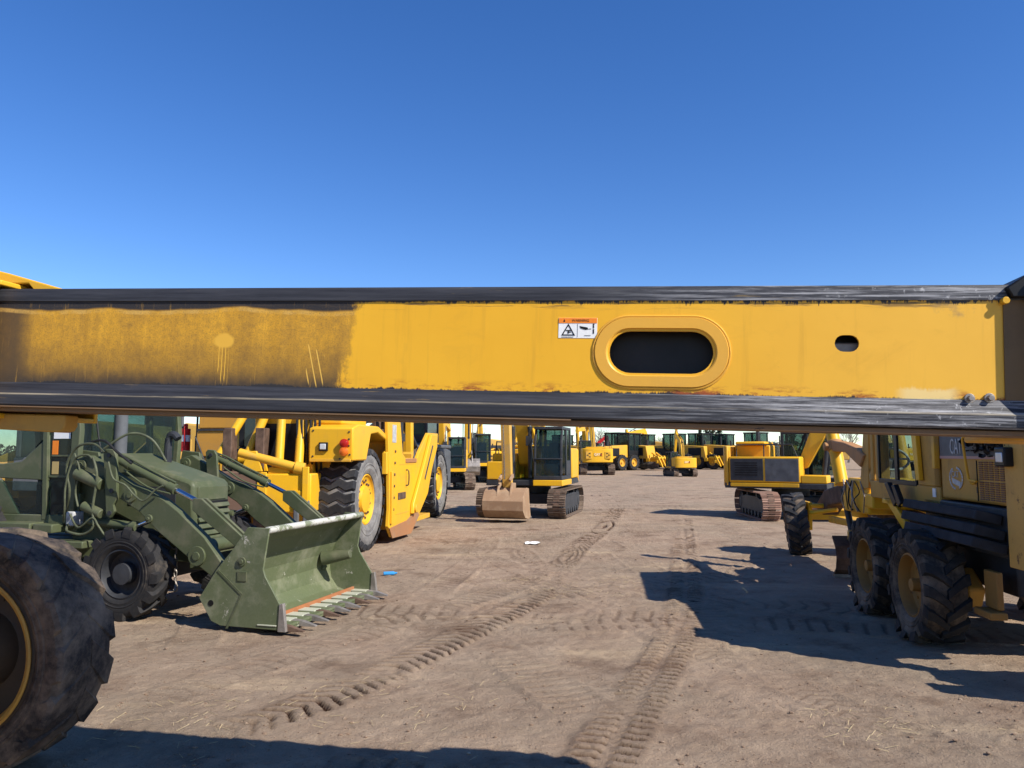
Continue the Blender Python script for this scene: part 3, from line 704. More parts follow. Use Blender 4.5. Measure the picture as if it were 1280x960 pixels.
m = MB(); m.prism([(-4.6, .75), (-4.15, 1.05), (-4.6, 1.75), (-9.2, 1.75), (-9.2, .7), (-6, .55)], -.75, 1.15); m.obj('chassis', M['yellow_old'], TELE, .02)
m = MB(); m.b6(-7.6, -6.0, -.9, -.12, 1.76, 2.6); m.obj('operator_cab', M['dark'], TELE, .03)
wheel(TELE, (-8.2, 1.61, .755), .765, .48, .385, M['rubber_dusty'], M['yellow_old'], 'ag', 15, .055, -1, seg=40, rnd=6)
wheel(TELE, (-8.2, -1.20, .755), .765, .48, .385, M['rubber_dusty'], M['yellow_old'], 'ag', 15, .055, -1, seg=40, rnd=7)

# ------------------------------------------------------------------ crawler tracks with single shoes
def stadium_path(L, Hh, n_arc=9):
    """closed track outline in xz: lists of (x, z, angle), bottom run at z=0"""
    r = Hh / 2; a = L / 2 - r; P = []
    for i in range(400):
        t = i / 400 * (4 * a + 2 * math.pi * r)
        if t < 2 * a: P.append((-a + t, 0.0, 0.0))
        elif t < 2 * a + math.pi * r:
            q = (t - 2 * a) / r; P.append((a + r * math.sin(q), r - r * math.cos(q), q))
        elif t < 4 * a + math.pi * r: P.append((a - (t - 2 * a - math.pi * r), Hh, math.pi))
        else:
            q = (t - 4 * a - math.pi * r) / r + math.pi; P.append((-a + r * math.sin(q), r - r * math.cos(q), q))
    return P
def crawler_track(parent, cx, cy, L, Hh, w, nshoe=44, single=True, side=-1, frame_mat=None, shoe_mat=None):
    """track centred at cx,cy (local); `side` is the local y direction of the outer face"""
    fm = frame_mat or M['dark']; sm = shoe_mat or M['track_steel']
    f = MB(); r = Hh / 2; a = L / 2 - r
    f.b6(cx - a * .96, cx + a * .96, cy - w * .28, cy + w * .28, Hh * .26, Hh * .74)
    for sx in (-1, 1):
        f.cyl((cx + sx * a, cy - w * .24, r), (cx + sx * a, cy + w * .24, r), r * .80, n=26)
        f.cyl((cx + sx * a, cy - w * .30, r), (cx + sx * a, cy + w * .30, r), r * .42, n=18)
        for k in range(8):
            q = k * math.pi / 4; f.cyl((cx + sx * a + r * .6 * math.cos(q), cy - w * .27, r + r * .6 * math.sin(q)), (cx + sx * a + r * .6 * math.cos(q), cy + w * .27, r + r * .6 * math.sin(q)), r * .07, n=6)
    for k in range(7):
        x = cx - a * .85 + k * a * 1.7 / 6; f.cyl((x, cy - w * .29, r * .36), (x, cy + w * .29, r * .36), r * .26, n=14)
    for x in (cx - a * .4, cx + a * .4): f.cyl((x, cy - w * .26, Hh * .84), (x, cy + w * .26, Hh * .84), r * .16, n=12)
    f.prism([(cx - a * .8, Hh * .72), (cx + a * .8, Hh * .72), (cx + a * .5, Hh * .80), (cx - a * .5, Hh * .80)], cy - w * .3, cy + w * .3)
    P = stadium_path(L - .10, Hh - .08)
    link = MB()
    tr = f.obj('track', fm, parent, .008)
    ln = MB()
    for i in range(0, 400, 5):
        x, z, q = P[i]; ln.box((cx + x, cy, z + .04), (.06 * L / 4, w * .34, .09), (0, -q, 0))
    ln.obj('track_chain', M['rust'], tr)
    sl = (2 * (2 * (L / 2 - Hh / 2)) + math.pi * (Hh - .08)) / nshoe
    def shoe_mb():
        m = MB()
        m.box((0, 0, -.008), (sl * .93, w, .022))
        for k, x in ((.035, -.34), (.022, 0.02), (.022, .34)): m.box((x * sl, 0, -.019 - k / 2), (.020, w * .98, k))
        return m
    if single:
        src = None
        for k in range(nshoe):
            x, z, q = P[int(k * 400 / nshoe)]
            if src is None: o = src = shoe_mb().obj('shoe', sm, tr, smooth=0)
            else: o = link_copy(src, tr)
            o.location = (cx + x, cy, z + .04); o.rotation_euler = (0, -q, 0)
    else:
        m = MB()
        for k in range(nshoe):
            x, z, q = P[int(k * 400 / nshoe)]; m.M = Matrix.Translation((cx + x, cy, z + .04)) @ Matrix.Rotation(-q, 4, 'Y')
            s_ = shoe_mb(); m.add(s_.v, s_.f)
        o = m.obj('shoes', sm, tr, smooth=0); o['kind'] = 'stuff'
    return tr

# ------------------------------------------------------------------ excavators
def excavator(name, label, loc, rz, yaw=0.0, s=1.0, boom=((.5, 1.75), (2.2, 4.9), (5.3, 4.3)), stick_tip=(4.2, 1.6), bucket_ang=0.0, single=False,
              cab=True, logo=True, group=None, mats=None, boom_y=-.10, tail_panels=True, tail=2.35, hood_h=2.35, tool_h=1.78):
    mt = dict(body=M['yellow'], boom=M['yellow'], stick=M['yellow'], bucket=M['steel'], cw=M['yellow'], shoe=M['track_steel']); mt.update(mats or {})
    t = thing(name, label, 'excavator', loc, rz, group, s)
    for sy in (-1, 1): crawler_track(t, 0, sy * 1.17, 3.9, .90, .58, 42, single, sy, shoe_mat=mt['shoe'])
    m = MB(); m.b6(-.75, .75, -.88, .88, .38, .72); m.cyl((0, 0, .72), (0, 0, 1.0), .62, n=28); m.obj('undercarriage', M['dark'], t, .02)
    Y = Matrix.Rotation(yaw, 4, 'Z')
    def part(m, nm, mat, bev=.02, par=None, **k):
        o = m.obj(nm, mat, par or t, bev, **k)
        if par is None: o.matrix_local = Y
        return o
    m = MB(); m.prism([(-1.9, -1.28), (1.35, -1.28), (1.35, 1.28), (-1.9, 1.28)], 1.0, 1.18, 'xy'); part(m, 'turntable', M['dark'])
    # engine housing on the right, counterweight at the tail
    m = MB(); m.b6(-1.75, .55, -1.28, -.42, 1.19, 2.05); m.b6(-1.75, -.55, -.42, 1.28, 1.19, hood_h - .12); part(m, 'house', mt['body'], .04)
    m = MB(); m.b6(-1.6, -.6, -.95, .95, hood_h - .11, hood_h); part(m, 'engine_hood', mt['body'], .05)
    m = MB(); m.cyl((-.9, -.65, hood_h - .1), (-.9, -.65, hood_h + .45), .06, n=12); part(m, 'exhaust_pipe', M['dark'], 0)
    m = MB(); m.b6(-1.70, -.62, -1.297, -1.285, 1.26, 1.98); dk = part(m, 'engine_door', M['dark'], .01)
    m = MB()
    for k in range(6): m.b6(-1.55, -.8, -1.304, -1.298, 1.42 + k * .08, 1.46 + k * .08)
    part(m, 'door_louvre', M['black'], 0, dk)
    m = MB(); m.b6(-.56, .5, -1.297, -1.285, 1.24, 1.98); part(m, 'service_door', M['grey'], .01)
    m = MB(); m.b6(-1.7, .5, -1.306, -1.283, 1.055, 1.175); part(m, 'body_skirt', mt['body'], .01)
    arc = []
    for k in range(13):
        a = math.pi / 2 + math.pi * k / 12; arc.append((-1.78 + (tail - 1.78) * math.cos(a) * 1.0, 1.30 * math.sin(a)))
    arc = [(-1.772, 1.30)] + [(-1.78 - (tail - 1.78) * math.sin(math.pi * k / 12) ** .55, 1.30 * math.cos(math.pi * k / 12)) for k in range(1, 12)] + [(-1.772, -1.30)]
    m = MB(); m.prism(arc, 1.05, hood_h - .14, 'xy'); cw = part(m, 'counterweight', mt['cw'], .05)
    if tail_panels:
        for sy in (-1, 1):
            m = MB(); m.b6(-tail - .012, -tail + .25, sy * .55, sy * 1.05, 1.35, 1.95); part(m, 'tail_panel', M['yellow_worn'], .02, cw)
            m = MB()
            for (yy, zz) in ((.66, 1.80), (.82, 1.66), (.66, 1.52)): m.prism([(sy * yy, zz - .07), (sy * (yy + .2), zz), (sy * yy, zz + .07)], -tail - .018, -tail + .02, 'yz')
            part(m, 'vent_cutouts', M['black'], 0, cw)
    if logo:
        m = MB(); m.b6(-tail - .016, -tail + .05, -.36, .34, 1.56, 1.86); part(m, 'logo_plate', M['yellow_worn'], 0, cw)
        text('CAT', .25, cw, M['white'], face_mat((-tail - .020, .10, 1.71), (0, -1, 0), (0, 0, 1)), depth=.004)
        m = MB(); m.prism([(-.12, 1.60), (-.30, 1.60), (-.30, 1.82), (-.21, 1.82)], -tail - .021, -tail, 'yz'); part(m, 'logo_mark', M['black'], 0, cw)
        m = MB(); m.b6(-tail - .023, -tail, -.30, -.22, 1.63, 1.74); part(m, 'logo_patch', M['red'], 0, cw)
    m = MB(); m.tube([(-1.5, -1.2, 2.05), (-1.5, -1.2, 2.45), (.3, -1.2, 2.45), (.45, -1.2, 2.05)], .022); m.tube([(-.6, -1.2, 2.05), (-.6, -1.2, 2.45)], .02); part(m, 'handrail', M['dark'], 0)
    # cab, front left
    if cab:
        x0, x1, y0, y1, z0, z1 = -.35, 1.42, .34, 1.27, 1.19, 2.92
        m = MB()
        m.b6(x0, x1, y0, y1, z0, z0 + .13); m.b6(x0, x1 - .1, y0, y1, z1 - .09, z1)
        for (x, y) in ((x0 + .05, y0 + .04), (x0 + .05, y1 - .04), (x0 + .85, y1 - .04), (x0 + .85, y0 + .04)): m.b6(x - .05, x + .05, y - .04, y + .04, z0 + .13, z1 - .09)
        for y in (y0 + .035, y1 - .035):
            m.prism([(x1 - .08, z0 + .13), (x1, z0 + .13), (x1 - .07, z1 - .5), (x1 - .22, z1 - .09), (x1 - .32, z1 - .09), (x1 - .15, z1 - .5)], y - .035, y + .035)
        m.b6(x0, x0 + .9, y1 - .05, y1 - .01, z0 + .13, z0 + .62); m.b6(x1 - .05, x1 + .01, y0, y1, z0 + .66, z0 + .70)
        cb = part(m, 'cab', M['dark'], .012)
        m = MB(); m.prism([(x1 - .025, z0 + .13), (x1 - .035, z0 + .13), (x1 - .115, z1 - .5), (x1 - .27, z1 - .1), (x1 - .26, z1 - .1), (x1 - .10, z1 - .5)], y0 + .07, y1 - .07); part(m, 'windscreen', M['glass'], 0, cb, smooth=0)
        m = MB(); m.b6(x0 + .1, x0 + .8, y1 - .034, y1 - .026, z0 + .62, z1 - .1); m.b6(x0 + .9, x1 - .15, y1 - .034, y1 - .026, z0 + .2, z1 - .3); part(m, 'side_window', M['glass'], 0, cb, smooth=0)
        m = MB(); m.b6(x0 + .1, x1 - .2, y0 + .026, y0 + .034, z0 + .2, z1 - .1); part(m, 'side_window', M['glass'], 0, cb, smooth=0)
        m = MB(); m.b6(x0 + .014, x0 + .022, y0 + .08, y1 - .08, z0 + .5, z1 - .1); part(m, 'rear_window', M['glass'], 0, cb, smooth=0)
        m = MB(); m.b6(x0 + .2, x0 + .7, y0 + .2, y1 - .2, z0 + .13, z0 + .55); m.box((x0 + .25, (y0 + y1) / 2, z0 + .85), (.14, .5, .75), (0, -.15, 0)); part(m, 'seat', M['seat'], .03, cb)
        m = MB(); m.tube([(x1 - .02, y0 - .02, z0 + .6), (x1 + .04, y0 - .06, z0 + 1.1), (x1 - .1, y0 - .04, z1 - .4)], .018); m.b6(x1 - .15, x1 - .1, y0 - .28, y0 - .1, z1 - .62, z1 - .3); part(m, 'mirror', M['dark'], 0, cb)
        m = MB(); m.b6(x0, x1 + .03, y0 - .02, y1 + .02, 1.0, 1.186); part(m, 'cab_sill', mt['body'], .02)
    m = MB(); m.b6(.56, 1.35, -1.26, -.45, 1.19, tool_h); part(m, 'tool_box', mt['body'], .03)
    # boom, stick, bucket
    by = boom_y
    a, b, c = [Vector((p[0], 0, p[1])) for p in boom]; d = Vector((stick_tip[0], 0, stick_tip[1]))
    def plate(pts, wid): 
        mm = MB(); mm.prism([(p.x, p.z) for p in pts], by - wid / 2, by + wid / 2); return mm
    def perp(u): return Vector((-u.z, 0, u.x))
    u1, u2 = (b - a).normalized(), (c - b).normalized(); n1, n2 = perp(u1), perp(u2); nb = (n1 + n2).normalized()
    bo = part(plate([a - n1 * .16, a - u1 * .15, a + n1 * .16, b - u1 * .7 + n1 * .34, b + nb * .30, b + u2 * .8 + n2 * .24, c + n2 * .13, c + u2 * .13, c - n2 * .13, b + u2 * .6 - n2 * .30, b - nb * .42, b - u1 * .6 - n1 * .36], .40), 'boom', mt['boom'], .02)
    us = (d - c).normalized(); ns = perp(us); tail_pt = c - us * .55
    st = part(plate([c - ns * .22 - us * .1, tail_pt - ns * .05, tail_pt + ns * .14, c + ns * .24 + us * .35, d + ns * .10, d + us * .1, d - ns * .10, c - ns * .20 + us * .9], .28), 'stick', mt['stick'], .015)
    def ram(p, q, k, par, r=.062, y=0.0):
        p = Vector((p.x, by + y, p.z)); q = Vector((q.x, by + y, q.z)); e = p + (q - p) * k
        mm = MB(); mm.cyl(p, e, r, n=14); mm.cyl(e - (q - p).normalized() * .08, e + (q - p).normalized() * .02, r * 1.18, n=14); cy = part(mm, 'cylinder', M['dark'], 0)
        mm = MB(); mm.cyl(e, q, r * .5, n=12); part(mm, 'rod', M['chrome'], 0, cy)
    for sy in (-.29, .29): ram(Vector((1.15, 0, 1.25)), a + (b - a) * .62 - n1 * .05, .62, t, .07, sy)
    ram(b - u1 * .3 + n1 * .45, tail_pt + ns * .05, .6, t)
    pv = d - us * .35 + ns * .05
    kn = d - us * .30 + ns * .38
    ram(c + us * .25 + ns * .42, kn, .62, t, .055)
    mm = MB()
    for sy in (-.17, .17): mm.prism([(p.x, p.z) for p in (d - us * .42 + ns * .02, kn + ns * .05, kn + us * .08, d - us * .30 - ns * .02)], by + sy - .03, by + sy + .03)
    part(mm, 'linkage', mt['bucket'], .008)
    mm = MB()
    for q in (-.10, .0): mm.tube([(a + u1 * .4 + n1 * .33 + Vector((0, by + q, 0)))[:], (b + nb * .38 + Vector((0, by + q, 0)))[:], (c - u2 * .9 + n2 * .30 + Vector((0, by + q, 0)))[:], (c + us * .5 + ns * .30 + Vector((0, by + q, 0)))[:]], .025, 6, 6)
    part(mm, 'hose', M['hose'], 0)
    # bucket hung from d, rotated
    Bk = Matrix.Translation((d.x, by, d.z)) @ Matrix.Rotation(bucket_ang, 4, 'Y')
    w = 1.26; prof = [(.16, -.04), (.42, -.18), (.60, -.46), (.55, -.72), (.28, -.90), (-.20, -.93), (-.48, -.86)]
    m = MB(); m.sheet(prof, -w / 2, w / 2, .035)
    for sy in (-1, 1): m.prism([(-.14, -.02), (.16, -.02), (.42, -.18), (.60, -.46), (.55, -.72), (.28, -.90), (-.20, -.93), (-.48, -.86), (-.26, -.42)], sy * (w / 2 - .03), sy * w / 2)
    for sy in (-.2, .2): m.prism([(.52, -.30), (.30, .12), (-.10, .14), (-.12, -.1), (.12, -.12)], sy - .03, sy + .03)
    bk = m.obj('bucket', mt['bucket'], t, .008, smooth=60); bk.matrix_local = Y @ Bk
    m = MB(); m.b6(-.56, -.44, -w / 2 - .01, w / 2 + .01, -.90, -.845); m.obj('cutting_edge', M['steel'], bk, .006)
    return t

EX = M
e1 = excavator('excavator', 'yellow excavator facing us with its dirty bucket lowered in mid yard', (.70, 26.0, 0), R(-104), 0, .98,
               boom=((.55, 1.75), (1.55, 5.3), (3.55, 5.9)), stick_tip=(3.0, 1.02), bucket_ang=R(-6), single=True,
               mats=dict(bucket=paint('dirty_bucket', (.30, .185, .105), amt=.7, rough=.7, chip=(.2, .13, .09), chip_amt=.2, dirt=(.46, .34, .22)), boom=M['yellow'], stick=M['yellow_dusty']), boom_y=-.12)
e2 = excavator('excavator', 'yellow excavator with black side doors behind the faded grader', (8.85, 24.6, 0), R(-93), R(63), .93,
               boom=((.5, 1.75), (2.0, 4.9), (5.2, 4.6)), stick_tip=(5.0, 1.5), single=True, logo=False, tail_panels=False, boom_y=-.35, tail=2.05, hood_h=2.56, tool_h=1.45,
               mats=dict(cw=M['yellow_worn'], shoe=paint('red_brown_track_dust', (.34, .20, .14), amt=.5, rough=.8, dirt=(.30, .20, .15)), body=M['yellow']))
e3 = excavator('excavator', 'yellow excavator parked beyond the scraper front tyre', (-3.0, 54, 0), R(-72), R(-14), 1.15,
               boom=((.5, 1.75), (1.6, 4.6), (4.6, 4.2)), stick_tip=(4.3, 1.5), group=None)
e4 = excavator('excavator', 'yellow excavator seen from behind just left of the raised mid yard boom', (-2.55, 62, 0), R(96), 0, 1.0, boom=((.5, 1.75), (2.0, 4.4), (4.6, 3.4)), stick_tip=(4.6, 1.3))
e5 = excavator('excavator', 'wide yellow excavator seen from behind beside the far graders', (8.0, 74.5, 0), R(91), 0, 1.12,
               boom=((.5, 1.75), (2.3, 4.9), (5.0, 4.2)), stick_tip=(5.2, 1.2), boom_y=.05)
e6 = excavator('mini_excavator', 'small yellow excavator seen from behind with narrow tail', (14.9, 68.5, 0), R(99), 0, .74,
               boom=((.5, 1.75), (1.1, 4.2), (2.6, 5.2)), stick_tip=(3.2, 2.6), tail_panels=False, boom_y=-.6)
e6['category'] = 'mini excavator'
e7 = excavator('excavator', 'yellow excavator half hidden between rear-view excavator and far scraper', (-.9, 84, 0), R(-60), R(20), 1.1, boom=((.5, 1.75), (2.0, 4.9), (5.0, 4.2)), stick_tip=(4.8, 1.3))

# ------------------------------------------------------------------ far motor graders
def far_grader(label, loc, rz, s=1.0, group='motor graders in the far row'):
    t = thing('motor_grader', label, 'motor grader', loc, rz, group, s)
    for y in (-1.0, 1.0):
        for x in (0.0, 1.55): wheel(t, (x, y, .70), .70, .40, .34, M['rubber'], M['yellow_worn'], 'ag', 16, .05, -1 if y < 0 else 1, seg=28)
        wheel(t, (6.6, y, .70), .70, .38, .34, M['rubber'], M['yellow_worn'], 'ag', 16, .05, -1 if y < 0 else 1, seg=28)
    m = MB(); m.prism([(-1.7, 1.0), (1.3, 1.0), (1.3, 2.25), (-1.5, 2.1)], -.62, .62); h = m.obj('engine_hood', M['yellow_worn'], t, .05)
    for y in (-.627, .627):
        m = MB(); m.b6(-1.2, .2, y - .005, y + .005, 1.25, 1.95); m.obj('grille', M['black'], h)
    m = MB(); m.cyl((-.3, .2, 2.1), (-.3, .2, 2.95), .06); m.cyl((-1.0, -.3, 2.1), (-1.0, -.3, 2.6), .09); m.obj('exhaust_pipe', M['dark'], h)
    m = MB(); m.b6(1.35, 2.95, -.72, .72, 1.0, 1.75); m.b6(1.3, 3.0, -.78, .78, 3.2, 3.32)
    for x, y in ((1.4, -.68), (1.4, .68), (2.9, -.68), (2.9, .68), (2.15, -.68), (2.15, .68)): m.b6(x - .06, x + .06, y - .05, y + .05, 1.75, 3.2)
    c = m.obj('cab', M['black'], t, .02)
    m = MB()
    for y in (-.67, .67): m.b6(1.46, 2.09, y - .004, y + .004, 1.76, 3.19); m.b6(2.21, 2.84, y - .004, y + .004, 1.76, 3.19)
    for x in (1.40, 2.90): m.b6(x - .004, x + .004, -.62, .62, 1.76, 3.19)
    m.obj('window', M['glass'], c, smooth=0)
    m = MB(); m.b6(1.9, 2.4, -.3, .3, 1.75, 2.2); m.b6(1.85, 2.0, -.3, .3, 2.2, 2.8); m.obj('seat', M['seat'], c, .03)
    m = MB(); m.prism([(2.95, 1.35), (4.3, 1.75), (6.4, 1.55), (6.9, .95), (6.9, .65), (6.3, .75), (5.9, 1.15), (4.3, 1.35), (2.95, .95)], -.16, .16); m.obj('main_frame', M['black'], t, .02)
    m = MB(); m.sheet([(4.2, .12), (4.05, .3), (4.05, .5), (4.2, .72)], -1.8, 1.8, .04); m.obj('blade', M['steel'], t)
    m = MB(); m.cyl((4.0, -.55, 2.0), (4.1, -.6, .7), .07); m.cyl((4.0, .55, 2.0), (4.1, .6, .7), .07); m.obj('lift_cylinder', M['dark'], t)
    m = MB(); m.cyl((6.6, -.9, .7), (6.6, .9, .7), .12); m.cyl((0, -.9, .7), (0, .9, .7), .14); m.b6(-.2, 1.75, -.7, .7, .55, 1.0); m.obj('axle', M['dark'], t)
    m = MB(); m.b6(-2.1, -1.75, -1.0, 1.0, .75, 1.05); m.b6(-3.0, -2.2, -.9, .9, 1.0, 1.15); m.b6(-3.0, -2.8, -1.05, 1.05, .62, .86); rp = m.obj('ripper', M['yellow'], t, .02)
    for y in (-.9, -.45, 0, .45, .9):
        m = MB(); m.prism([(-2.95, 1.25), (-2.75, 1.25), (-3.05, .55), (-3.45, .28), (-3.3, .62)], y - .06, y + .06); m.obj('ripper_shank', M['yellow'], rp, .01)
    m = MB(); m.cyl((-1.9, -.3, 1.5), (-2.7, -.3, .95), .08); m.cyl((-1.9, .3, 1.5), (-2.7, .3, .95), .08); m.obj('ripper_cylinder', M['yellow'], rp)
    return t
g1 = far_grader('far motor grader with black cab just right of wide rear-view excavator', (15.3, 95, 0), R(134), 1.4)
g2 = dup_tree(g1, (23.6, 100, 0), R(132), 'far motor grader directly behind the small narrow excavator')
g3 = dup_tree(g1, (30.6, 102, 0), R(133), 'far motor grader partly behind the tail of the excavator with black doors')
g4 = dup_tree(g1, (9.4, 108, 0), R(136), 'far motor grader mostly hidden behind the wide rear-view excavator')
g5 = dup_tree(g1, (19.4, 116, 0), R(140), 'farthest motor grader showing between two others')

# ------------------------------------------------------------------ olive green backhoe loader, left foreground
GL = thing('backhoe_loader', 'olive green military backhoe loader with wide toothed bucket on the dirt', 'backhoe loader', (-4.71, 9.36, 0), R(-15))
gm, gw = M['green'], M['green_worn']
for (x, y, r, w, o) in ((0, .17, .565, .34, -1), (0, 2.07, .565, .34, 1)):
    wheel(GL, (x, y, r - .01), r, w, .29, M['rubber'], M['dark'], 'ag', 13, .048, o, seg=64, dish=.42, hub=.48, bolts=8, rnd=11)
for (x, y, o) in ((-2.45, .22, -1), (-2.45, 2.02, 1)):
    wheel(GL, (x, y, .735), .745, .46, .38, M['rubber'], gm, 'ag', 15, .05, o, seg=56, rnd=12)
m = MB(); m.cyl((0, .34, .55), (0, 1.9, .55), .10); m.b6(-.16, .16, .75, 1.5, .42, .72); m.obj('axle', M['dark'], GL, .01); m = MB(); m.cyl((-2.45, .4, .74), (-2.45, 1.85, .74), .13); m.obj('axle', M['dark'], GL, .01)
m = MB(); m.b6(-3.6, .55, .72, 1.46, .62, .92); m.b6(.5, .74, .62, 1.40, .55, .84); m.obj('chassis', gm, GL, .02)
# engine hood: sloping top, slatted front
def hoodz(x): return 2.0 - (x + .66) * .295
m = MB(); m.prism([(-.72, 1.25), (-.72, hoodz(-.72)), (.50, hoodz(.50)), (.56, hoodz(.56) - .03), (.56, 1.40), (.60, .95), (.0, .95)], .58, 1.32); hd = m.obj('hood', gm, GL, .045)
m = MB(); m.b6(.545, .575, .66, 1.24, 1.40, 1.58); m.obj('hood_badge_panel', gm, hd, .01)
for k in range(5):
    z = 1.33 - k * .085; m = MB(); m.box((.595 + k * .006, .95, z), (.03, .62, .060), (0, -.5, 0)); m.obj('grille_slat', gm, hd, .006)
m = MB(); m.b6(.5, .575, .63, 1.27, .96, 1.39); m.obj('radiator', M['black'], hd)
m = MB(); m.b6(-.4, .3, .568, .581, 1.35, 1.58); m.obj('side_grille', M['dark'], hd)
m = MB(); m.b6(-.55, .42, 1.0, 1.012, 1.60, 1.601); 
m = MB(); m.b6(.50, .66, .60, 1.30, .84, .95); m.obj('front_bumper', gm, GL, .02)
m = MB(); m.cyl((-.78, .80, 1.95), (-.78, .80, 2.75), .085, n=18); m.cyl((-.78, .80, 1.9), (-.78, .80, 2.0), .12, n=18); m.obj('exhaust_stack', M['grey'], GL)
m = MB(); m.tube([(-.3, 1.15, 1.88), (-.3, 1.15, 2.2), (-.22, 1.15, 2.26), (-.15, 1.15, 2.2)], .05, 10, 4); m.obj('air_intake', M['dark'], GL)
# loader arms, towers, cylinders on both sides
Lc = {}
for (ya, nm) in ((.06, 'a'), (2.02, 'b')):
    m = MB(); m.prism([(-.80, 1.93), (-.62, 1.98), (.06, 1.62), (.28, 1.56), (.52, 1.45), (.72, 1.32), (1.10, 1.02), (1.36, .72), (1.60, .42), (1.52, .28), (1.36, .40), (1.20, .58), (.90, .77), (.48, 1.05), (.17, 1.30), (-.02, 1.40), (-.45, 1.62), (-.80, 1.78)], ya + .03, ya + .15)
    arm = m.obj('loader_arm', gm, GL, .012)
    for (x, z, r) in ((-.70, 1.86, .075), (1.02, .80, .115), (.33, 1.22, .05), (1.50, .36, .07), (.05, 1.50, .09)):
        m = MB(); m.cyl((x, ya + .005, z), (x, ya + .175, z), r, n=22); m.cyl((x, ya - .008, z), (x, ya + .19, z), r * .45, n=12); m.obj('pivot_pin', gm, arm, .005)
    m = MB(); m.prism([(-.345, 2.02), (-.31, 2.06), (-.20, 2.05), (-.155, 1.98), (-.12, 1.60), (-.115, 1.45), (-.16, 1.38), (-.14, 1.30), (-.20, 1.22), (-.26, 1.24), (-.28, 1.45)], ya - .02, ya + .025); lk = m.obj('link_plate', gm, GL, .008)
    for z, x in ((1.98, -.25), (1.55, -.19), (1.28, -.20)):
        m = MB(); m.cyl((x, ya - .035, z), (x, ya + .03, z), .028, n=10); m.obj('pin', M['dark'], lk)
    m = MB(); m.prism([(-.95, .85), (-.35, .85), (-.45, 1.35), (-.62, 2.02), (-.92, 2.05), (-1.0, 1.6)], ya + .20, ya + .24); m.prism([(-.9, .85), (-.7, .85), (-.75, 2.0), (-.9, 2.0)], ya + .24, ya + .46); m.obj('loader_tower', gm, GL, .01)
    m = MB(); m.cyl((-.62, ya + .10, 1.165), (.06, ya + .10, 1.115), .055, n=16); m.cyl((.02, ya + .10, 1.118), (.10, ya + .10, 1.112), .065, n=16); lc = m.obj('lift_cylinder', gm, GL)
    m = MB(); m.cyl((.08, ya + .10, 1.113), (.34, ya + .10, 1.21), .028, n=12); m.obj('rod', M['chrome'], lc)
    m = MB(); m.cyl((-.26, ya + .07, 1.96), (.62, ya + .07, 1.585), .052, n=16); m.cyl((.56, ya + .07, 1.61), (.66, ya + .07, 1.568), .064, n=16); m.cyl((-.05, ya + .07, 1.872), (0, ya + .07, 1.85), .06, n=16); tc_ = m.obj('tilt_cylinder', gm, GL)
    m = MB(); m.cyl((.64, ya + .07, 1.575), (1.00, ya + .07, 1.42), .030, n=12); m.obj('rod', M['chrome'], tc_)
    m = MB(); m.tube([(-.30, ya + .03, 2.04), (-.05, ya + .05, 1.96), (.30, ya + .055, 1.80), (.66, ya + .06, 1.65)], .014, 7, 4); m.tube([(-.05, ya + .01, 1.80), (.3, ya + .01, 1.60), (.62, ya + .02, 1.52)], .012, 6, 4); m.obj('steel_pipe', gm, tc_)
    m = MB(); m.prism([(.93, 1.47), (1.05, 1.47), (1.62, 1.04), (1.66, .93), (1.57, .90), (.93, 1.33)], ya + .02, ya + .06); m.prism([(.93, 1.47), (1.05, 1.47), (1.62, 1.04), (1.66, .93), (1.57, .90), (.93, 1.33)], ya + .11, ya + .15); m.obj('tilt_link', gm, GL, .008)
m = MB(); m.cyl((1.05, .15, .90), (1.05, 2.1, .90), .085, n=18); m.obj('cross_tube', gm, GL)
# wide bucket with curved shell, side cutters and teeth
bprof = [(2.04, 1.15), (1.93, 1.12), (1.78, .98), (1.66, .80), (1.58, .60), (1.55, .42), (1.58, .24), (1.68, .11), (1.84, .055), (2.28, .045)]
m = MB(); m.sheet(bprof, -.03, 2.30, .022)
bk = m.obj('bucket', gw, GL, 0, smooth=50)
for y in (-.055, 2.30):
    m = MB(); m.prism([(2.06, 1.16), (1.78, 1.165), (1.60, .92), (1.39, .68), (1.17, .35), (1.34, .10), (1.46, .055), (2.26, .045), (2.23, .30), (2.02, .62), (1.99, .70)], y, y + .026); ep = m.obj('end_plate', gw, bk, .005)
    m = MB(); m.prism([(2.30, .03), (2.26, .34), (2.215, .33), (2.20, .03)], y - .012, y + .038); m.obj('side_cutter', M['steel'], ep, .004)
    if y < 0:
        m = MB(); m.cyl((1.72, -.055, .78), (1.72, -.072, .78), .052, n=22); m.cyl((1.72, -.07, .78), (1.72, -.084, .78), .026, n=16); m.obj('pin_boss', gm, ep, .003)
        m = MB(); m.b6(1.665, 1.785, -.064, -.0555, .56, .67); m.obj('step_plate', gm, ep, .003)
        m = MB(); m.prism([(1.40, .66), (1.42, .68), (1.74, .42), (1.56, .03), (1.535, .03), (1.71, .41)], -.062, -.0555); m.obj('weld_bead', gm, ep)
        m = MB(); m.cyl((1.33, -.0555, .30), (1.33, -.060, .30), .035, n=14); m.obj('drain_hole', M['black'], ep)
m = MB(); m.cyl((2.03, -.05, 1.135), (2.03, 2.32, 1.135), .040, n=16); m.obj('lip_tube', paint('scraped_lip', (.19, .21, .125), amt=.4, chip=(.48, .47, .42), chip_amt=.85, dirt=(.3, .3, .24), scale=6), bk)
m = MB(); m.box((2.13, 1.12, .072), (.30, 2.34, .030), (0, -.02, 0)); m.obj('cutting_edge', gw, bk, .004)
m = MB(); m.b6(1.93, 1.96, .15, 2.28, .075, .135); m.obj('rusty_strip', paint('orange_rust', (.36, .13, .045), amt=.5, rough=.8, dirt=(.25, .2, .13)), bk, .004)
